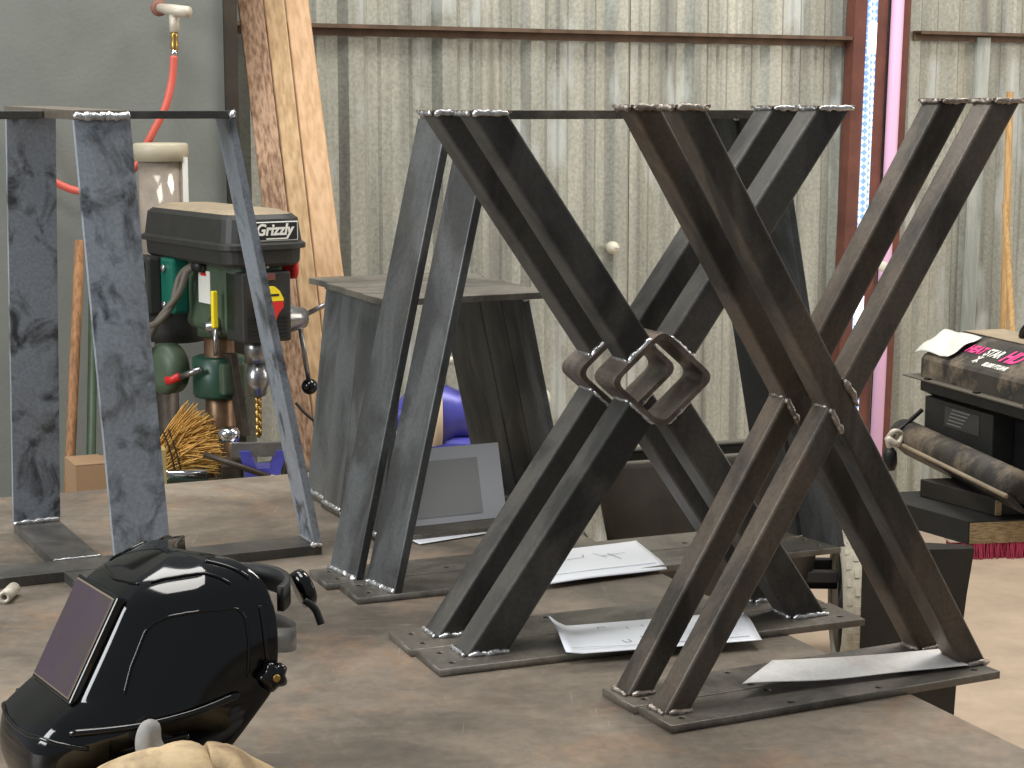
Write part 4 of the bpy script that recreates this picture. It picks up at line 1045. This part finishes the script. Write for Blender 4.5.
for s in (1, -1):
    bm = bmesh.new(); n = 48; prof = [(-.034, .150), (-.038, .172), (-.026, .188), (-.01, .190), (.01, .190), (.026, .188), (.038, .172), (.034, .150)]
    V = [[bm.verts.new((s*xw + x, -.02 + r*math.cos(2*math.pi*k/n), wz + r*math.sin(2*math.pi*k/n))) for k in range(n)] for x, r in prof]
    for i in range(len(V)):
        a, b = V[i], V[(i+1) % len(V)]
        for k in range(n): bm.faces.new((a[k], a[(k+1) % n], b[(k+1) % n], b[k]))
    wv = obj('tyre', bm, M['tyre'], t, True)
    bm = bmesh.new(); lathe(bm, [(-.03, .152), (-.02, .03), (.02, .03), (.03, .152)], (s*xw, -.02, wz), (1, 0, 0), 32); obj('wheel_hub', bm, M['black_matt'], wv, True)
    for k in range(24):
        for j in (-1, 0, 1):
            a = 2*math.pi*(k + (.5 if j == 0 else 0))/24
            bm = bmesh.new(); Mx = Matrix.Translation((s*xw + j*.021, -.02, wz)) @ Matrix.Rotation(a, 4, 'X') @ Matrix.Translation((0, 0, .1865 - abs(j)*.003))
            box(bm, -.007, .007, -.012, .012, 0, .007, .001, Mx); obj('tread_lug', bm, M['tyre'], wv)

# flared black bin carrying a plywood platform
hd = Vector((.289, -.957, 0)).normalized()             # towards the camera along the heater
hr = Vector((.957, .289, 0)).normalized()
pc = at(970, 522, 3.55); pz = pc.z                     # near left corner of the platform
pa = Vector((.49, -.87, 0)).normalized(); pb = Vector((.87, .49, 0)).normalized()
pb = Vector((.985, .17, 0)).normalized()
t = thing('plywood_platform', 'black-topped plywood platform under the heater, raw edge facing front', 'platform', (pc.x, pc.y, 0))
Mp_ = upframe((0, 0, 0), pb, -pa)
bm = bmesh.new(); box(bm, 0, .5, 0, .31, pz - .045, pz - .0015, .002, Mp_); obj('plywood', bm, M['ply'], t)
bm = bmesh.new(); box(bm, 0, .5, 0, .31, pz - .0012, pz + .001, 0, Mp_); obj('black_top', bm, M['black_paint'], t)
bm = bmesh.new(); box(bm, -.004, -.0005, 0, .31, pz - .045, pz + .001, 0, Mp_); obj('edge_strip', bm, M['black_paint'], t)
for x in (.42, .47):
    for y in (.03, .25):
        bm = bmesh.new(); box(bm, x - .02, x + .02, y - .02, y + .02, 0, pz - .0455, .002, Mp_); obj('leg', bm, M['ply'], t)
bc = at(955, 560, 3.62)
t = thing('black_bin', 'tall black bin with a flared curved edge standing beside the bench', 'bin', (0, 0, 0))
zt2 = zc(541, 3.60)
def binx(z, px): return px
bm = bmesh.new(); rows = []
A0 = at(972, 541, 3.53); 
for f in range(9):
    k = f / 8; z = zt2 * k; fl_ = .030 * (k ** 3.2)
    c0 = Vector((at(858, 600, 3.50).x, 3.47, 0)); 
    c1 = Vector((at(956, 600, 3.50).x + fl_, 3.50 - fl_*.3, 0)); c2 = c1 + Vector((.0, .03, 0)); c3 = c0 + Vector((.02, .10, 0))
    rows.append([bm.verts.new((p.x, p.y, z)) for p in (c0, c1, c2, c3)])
for a, b in zip(rows, rows[1:]):
    for k in range(4): bm.faces.new((a[k], a[(k+1) % 4], b[(k+1) % 4], b[k]))
bm.faces.new(rows[0][::-1]); bm.faces.new(rows[-1])
o = obj('body', bm, M['tub'], t)

# dark tray and block, then the heater
h0 = at(918, 379, 4.02)                                # far end of the heater flange
def hx(d, r, z): return Vector((h0.x, h0.y, 0)) + hd * d + hr * r + Vector((0, 0, z))
Mh = upframe((h0.x, h0.y, 0), hd, hr)
zf = h0.z
ztr = zf - .112                                        # top of the tray
t = thing('wooden_block', 'dark wooden block with a pale end grain on the plywood platform', 'block', (0, 0, 0))
q = at(975, 500, 3.64)
bm = bmesh.new(); Mb = upframe((q.x + .005, q.y, 0), pa, pb)
zbt = zc(497, 3.64)
box(bm, -.17, .05, 0, .30, pz + .0015, zbt, .002, Mb); obj('block', bm, M['tub'], t)
bm = bmesh.new(); box(bm, .0502, .052, 0, .012, pz + .003, zbt - .001, 0, Mb); obj('pale_end', bm, M['ply'], t)
t = thing('metal_tray', 'dusty black metal tray under the heater, cord knotted at its end', 'tray', (0, 0, 0))
a0 = at(891, 434, 4.05)
Mt_ = upframe((a0.x, a0.y, 0), Vector((.16, -1, 0)), hr)
zt0 = zbt + .001
prof = [(0, .035), (.01, .028), (.04, .0), (.34, .0), (.37, .028), (.38, .035), (.385, .028), (.345, -.0), (.345, -.006), (.035, -.006), (-.005, .028)]
bm = bmesh.new()
V = []
for x in (0, .62): V.append([bm.verts.new(Mt_ @ Vector((x, r, zt0 + .006 + z))) for r, z in prof])
n = len(prof)
for k in range(n): bm.faces.new((V[0][k], V[0][(k+1) % n], V[1][(k+1) % n], V[1][k]))
bm.faces.new(V[0]); bm.faces.new(V[1])
obj('tray', bm, M['black_paint'], t)
bm = bmesh.new(); tube(bm, [Mt_ @ Vector((.005, .03, zt0 + .047)), Mt_ @ Vector((.60, .03, zt0 + .047))], .034, 20); obj('tray_roll', bm, M['dusty_black'], t, True)
bm = bmesh.new(); tube(bm, [Mt_ @ Vector((0, -.004, zt0 + .037)), Mt_ @ Vector((.62, -.004, zt0 + .037))], .005, 8); obj('tray_lip', bm, M['dust'], t, True)
k0 = at(887, 440, 3.98)
bm = bmesh.new(); tube(bm, spline([k0, k0 + Vector((.012, -.01, .02)), k0 + Vector((.03, 0, .012)), k0 + Vector((.02, -.015, -.006)), k0 + Vector((0, -.012, .004)), k0 + Vector((.01, -.01, -.03))]), .007, 8); obj('cord_knot', bm, M['pvc'], t, True)
bm = bmesh.new(); lathe(bm, [(0, .008), (.012, .015), (.035, .015), (.05, .009)], k0 + Vector((.004, -.01, -.015)), (.1, 0, -1), 16); obj('plug', bm, M['black_matt'], t, True)
bm = bmesh.new(); tube(bm, spline([k0 + Vector((.01, 0, .01)), at(905, 425, 4.0), at(922, 410, 4.02)]), .005, 8); obj('cord', bm, M['black_matt'], t, True)

t = thing('forced_air_heater', 'black portable forced-air heater with pink and white lettering on the right', 'heater', (h0.x, h0.y, 0), math.atan2(hd.y, hd.x))
# local: x = towards the camera, y = to the right in the picture -> left-handed safe: y axis is -right
def H(d, r, z): return Vector((d, r, z))
W = .30; Lh_ = .70
# in this frame local +y points away from the right-hand side, so mirror r
sy = 1 if (Matrix.Rotation(math.atan2(hd.y, hd.x), 4, 'Z') @ Vector((0, 1, 0))).dot(hr) > 0 else -1
def hbox(x0, x1, r0, r1, z0, z1, bev=.003):
    bm = bmesh.new(); box(bm, x0, x1, *sorted((sy*r0, sy*r1)), z0, z1, bev); return bm
obj('base_box', hbox(.012, .29, .012, W - .03, zt0 + .009, zf - .035), M['black_paint'], t)
lab = obj('spec_label', hbox(.10, .24, .0110, .0117, zf - .088, zf - .045, 0), plain('grey_spec_label', (62, 62, 60), .6), t)
for k in range(5):
    obj('label_line', hbox(.11 + .005*k, .17 + .008*k, .0103, .0109, zf - .082 + .008*k, zf - .0795 + .008*k, 0), plain('label_print', (120, 120, 116), .6), lab)
obj('base_recess', hbox(.295, Lh_, .06, W - .06, zt0 + .009, zf - .04), M['black_matt'], t)
bm = bmesh.new()
lo = [(0.0, 0.004), (W, .004), (W, -.022), (W - .035, -.038), (.035, -.038), (.0, -.022)]
V = [[bm.verts.new((x, sy*r, zf + z)) for r, z in lo] for x in (.012, Lh_)]
for k in range(6): bm.faces.new((V[0][k], V[0][(k+1) % 6], V[1][(k+1) % 6], V[1][k]))
bm.faces.new(V[0]); bm.faces.new(V[1]); obj('lower_shell', bm, M['black_paint'], t)
obj('side_flange', hbox(-.03, Lh_, -.022, W + .022, zf + .0045, zf + .0085, .001), M['cable'], t)
for x in (.06, .26, .45):
    obj('flange_screw', hbox(x, x + .014, -.020, -.008, zf + .0085, zf + .0125, .001), M['black_matt'], t)
# upper shell: upright side, sloping shoulder, flat crest
up = [(.0, .009), (.0, .048), (.006, .056), (.085, .098), (.105, .104), (W - .105, .104), (W - .085, .098), (W - .006, .056), (W, .048), (W, .009)]
bm = bmesh.new(); V = [[bm.verts.new((x, sy*r, zf + z)) for r, z in up] for x in (.012, Lh_)]
n = len(up)
for k in range(n): bm.faces.new((V[0][k], V[0][(k+1) % n], V[1][(k+1) % n], V[1][k]))
bm.faces.new(V[0]); bm.faces.new(V[1]); us = obj('upper_shell', bm, M['dusty_black'], t)
obj('dusty_top', hbox(.014, Lh_, .100, W - .10, zf + .1042, zf + .1055, 0), M['dust'], us)
# lettering on the sloping shoulder, reading along the heater
p0, p1 = Vector((0, sy*.006, zf + .056)), Vector((0, sy*.085, zf + .098)); upv = (p1 - p0).normalized()
def TM(x, f): 
    o = p0.lerp(p1, f) + Vector((x, 0, 0)); m = basis(o, (1, 0, 0), upv); m.translation += m.col[2].to_3d() * .0012; return m
text_mesh('lettering', 'HEAT', .036, M['pink'], us, TM(.120, .46), .0004, .12, .0012, 'LEFT', .72)
text_mesh('lettering', 'STAR', .036, M['white'], us, TM(.192, .46), .0004, .12, .0010, 'LEFT', .70)
text_mesh('lettering', 'HD', .056, M['pink'], us, TM(.262, .40), .0004, .25, .002, 'LEFT', .74)
text_mesh('lettering', '80,000 BTU/HR', .019, M['white'], us, TM(.235, .10), .0004, .15, .0008, 'LEFT', .72)
for q, a in (((.200, .27), 40), ((.200, .27), -40), ((.200, .27), 0)):
    bm = bmesh.new(); m = TM(*q) @ Matrix.Rotation(R(a + 90), 4, 'Z'); box(bm, -.014, .014, -.0017, .0017, 0, .0008, 0, m); obj('star_mark', bm, M['white'], us)
# carry handle
bm = bmesh.new(); tube(bm, spline([(.17, sy*.15, zf + .108), (.18, sy*.15, zf + .125), (.21, sy*.15, zf + .130), (.40, sy*.15, zf + .130), (.43, sy*.15, zf + .125), (.44, sy*.15, zf + .108)]), .0095, 12); obj('carry_handle', bm, M['black_gloss'], t, True)

# crumpled white plastic sheet on the heater
q0 = H(.0, sy*.02, zf + .064)
def ff(u, v):
    x = -.03 + .15 * u; f = .0 + 1.0 * v
    p = p0.lerp(p1, f) + Vector((x, 0, 0)); nrm_ = Vector((1, 0, 0)).cross(upv); nrm_ = nrm_ if nrm_.z > 0 else -nrm_
    return p + nrm_ * (.003 + .006 * abs(math.sin(u * 4 + v * 2)) + .004 * math.sin(v * 5 + u * 2)**2) - Vector((0, 0, .018 * max(0, .2 - u)))
hm = Matrix.Translation((h0.x, h0.y, 0)) @ Matrix.Rotation(math.atan2(hd.y, hd.x), 4, 'Z')
bm = bmesh.new(); sheet(bm, None, 22, 14, lambda u, v: hm @ ff(u, v))
t2 = thing('plastic_sheet', 'crumpled white plastic sheet lying on the far end of the heater', 'plastic sheet', (0, 0, 0))
o = obj('film', bm, plain('white_plastic_film', (214, 214, 206), .35, coat=.3), t2, True); o.modifiers.new('t', 'SOLIDIFY').thickness = .001

# crimson push broom on the floor at the right
q = at(1010, 556, 6.3)
t = thing('push_broom', 'push broom with crimson bristles standing on the concrete floor', 'broom', (q.x, q.y, 0), R(4))
rnd = random.Random(9); bm = bmesh.new()
for i in range(900):
    x = rnd.uniform(-.22, .26); y = rnd.uniform(-.03, .03)
    tube(bm, [(x, y, .058), (x + rnd.uniform(-.008, .008), y + rnd.uniform(-.02, .012), .001)], [.003, .0018], 4)
o = obj('bristles', bm, M['crimson'], t); o['kind'] = 'stuff'
bm = bmesh.new(); box(bm, -.23, .27, -.035, .035, .0585, .085, .006); obj('broom_block', bm, M['pvc'], t)
bm = bmesh.new(); tube(bm, [(.05, .01, .08), (.12, .55, 1.2)], .012, 12); obj('broom_handle', bm, M['handle_pale'], t, True)

leaning('wooden_pole', 'tan wooden pole leaning on the ribbed wall above the heater', 1010, 92, 1003, 345, 7.05, 6.95, .014, M['handle_pale'], 'pole')
# white streak, built as a strip, on the wall behind the right-hand X leg
p = wall_pt(2.755, .035, 0)
t = thing('wall_strip', 'pale white streaked strip running up the wall behind the right X leg', 'strip', p, math.atan2(wd.y, wd.x))
bm = bmesh.new(); hexa(bm, [(-.062, -.012, .02), (.0, -.012, .02), (.0, -.0005, .02), (-.062, -.0005, .02)], [(-.022, -.012, TZ + .97), (.045, -.012, TZ + .97), (.045, -.0005, TZ + .97), (-.022, -.0005, TZ + .97)]); obj('strip', bm, blotch('streaked_white', (150, 158, 152), (186, 192, 186), scale=8, metal=0, rough=(.5, .7), stretch=(1, 1, .2)), t)
# ------------------------------------------------------------------ camera, light
cam = bpy.data.cameras.new('camera'); co = bpy.data.objects.new('camera', cam); COL.objects.link(co)
co.location = (0, 0, CAMZ); co.rotation_euler = (math.pi/2 - PITCH, 0, 0)
cam.sensor_width = 36; cam.lens = 1850 * 36 / 1024; cam.clip_start = .05
scn.camera = co
def area(name, loc, target, sx, sy, power, c):
    l = bpy.data.lights.new(name, 'AREA'); l.shape = 'RECTANGLE'; l.size = sx; l.size_y = sy; l.energy = power; l.color = c
    o = bpy.data.objects.new(name, l); COL.objects.link(o); o.location = loc
    o.rotation_euler = (Vector(target) - Vector(loc)).to_track_quat('-Z', 'Y').to_euler(); return o
area('shop_light', (-.9, 2.3, 4.2), (-.2, 2.6, .8), 1.6, 1.2, 75, (1, .97, .92))
area('shop_light', (1.4, 4.4, 4.4), (1.4, 4.8, .0), 1.6, 1.2, 115, (1, .95, .88))
area('shop_light', (-1.6, 4.2, 4.2), (-1.0, 4.8, 1.0), 1.6, 1.0, 45, (1, .98, .94))
area('bay_door', (-4.0, 1.0, 2.7), (0, 2.6, 1.0), 1.8, 2.0, 160, (.95, .975, 1))
area('side_door', (4.6, 4.6, 2.6), (1.6, 5.2, .0), 2.0, 2.2, 80, (1, .90, .78))
w = bpy.data.worlds.new('world'); scn.world = w; w.use_nodes = True
w.node_tree.nodes['Background'].inputs['Color'].default_value = (.80, .86, .92, 1)
w.node_tree.nodes['Background'].inputs['Strength'].default_value = .32
scn.view_settings.view_transform = 'Standard'; scn.view_settings.look = 'None'
scn.view_settings.exposure = 0; scn.view_settings.gamma = 1; scn.view_settings.use_curve_mapping = False
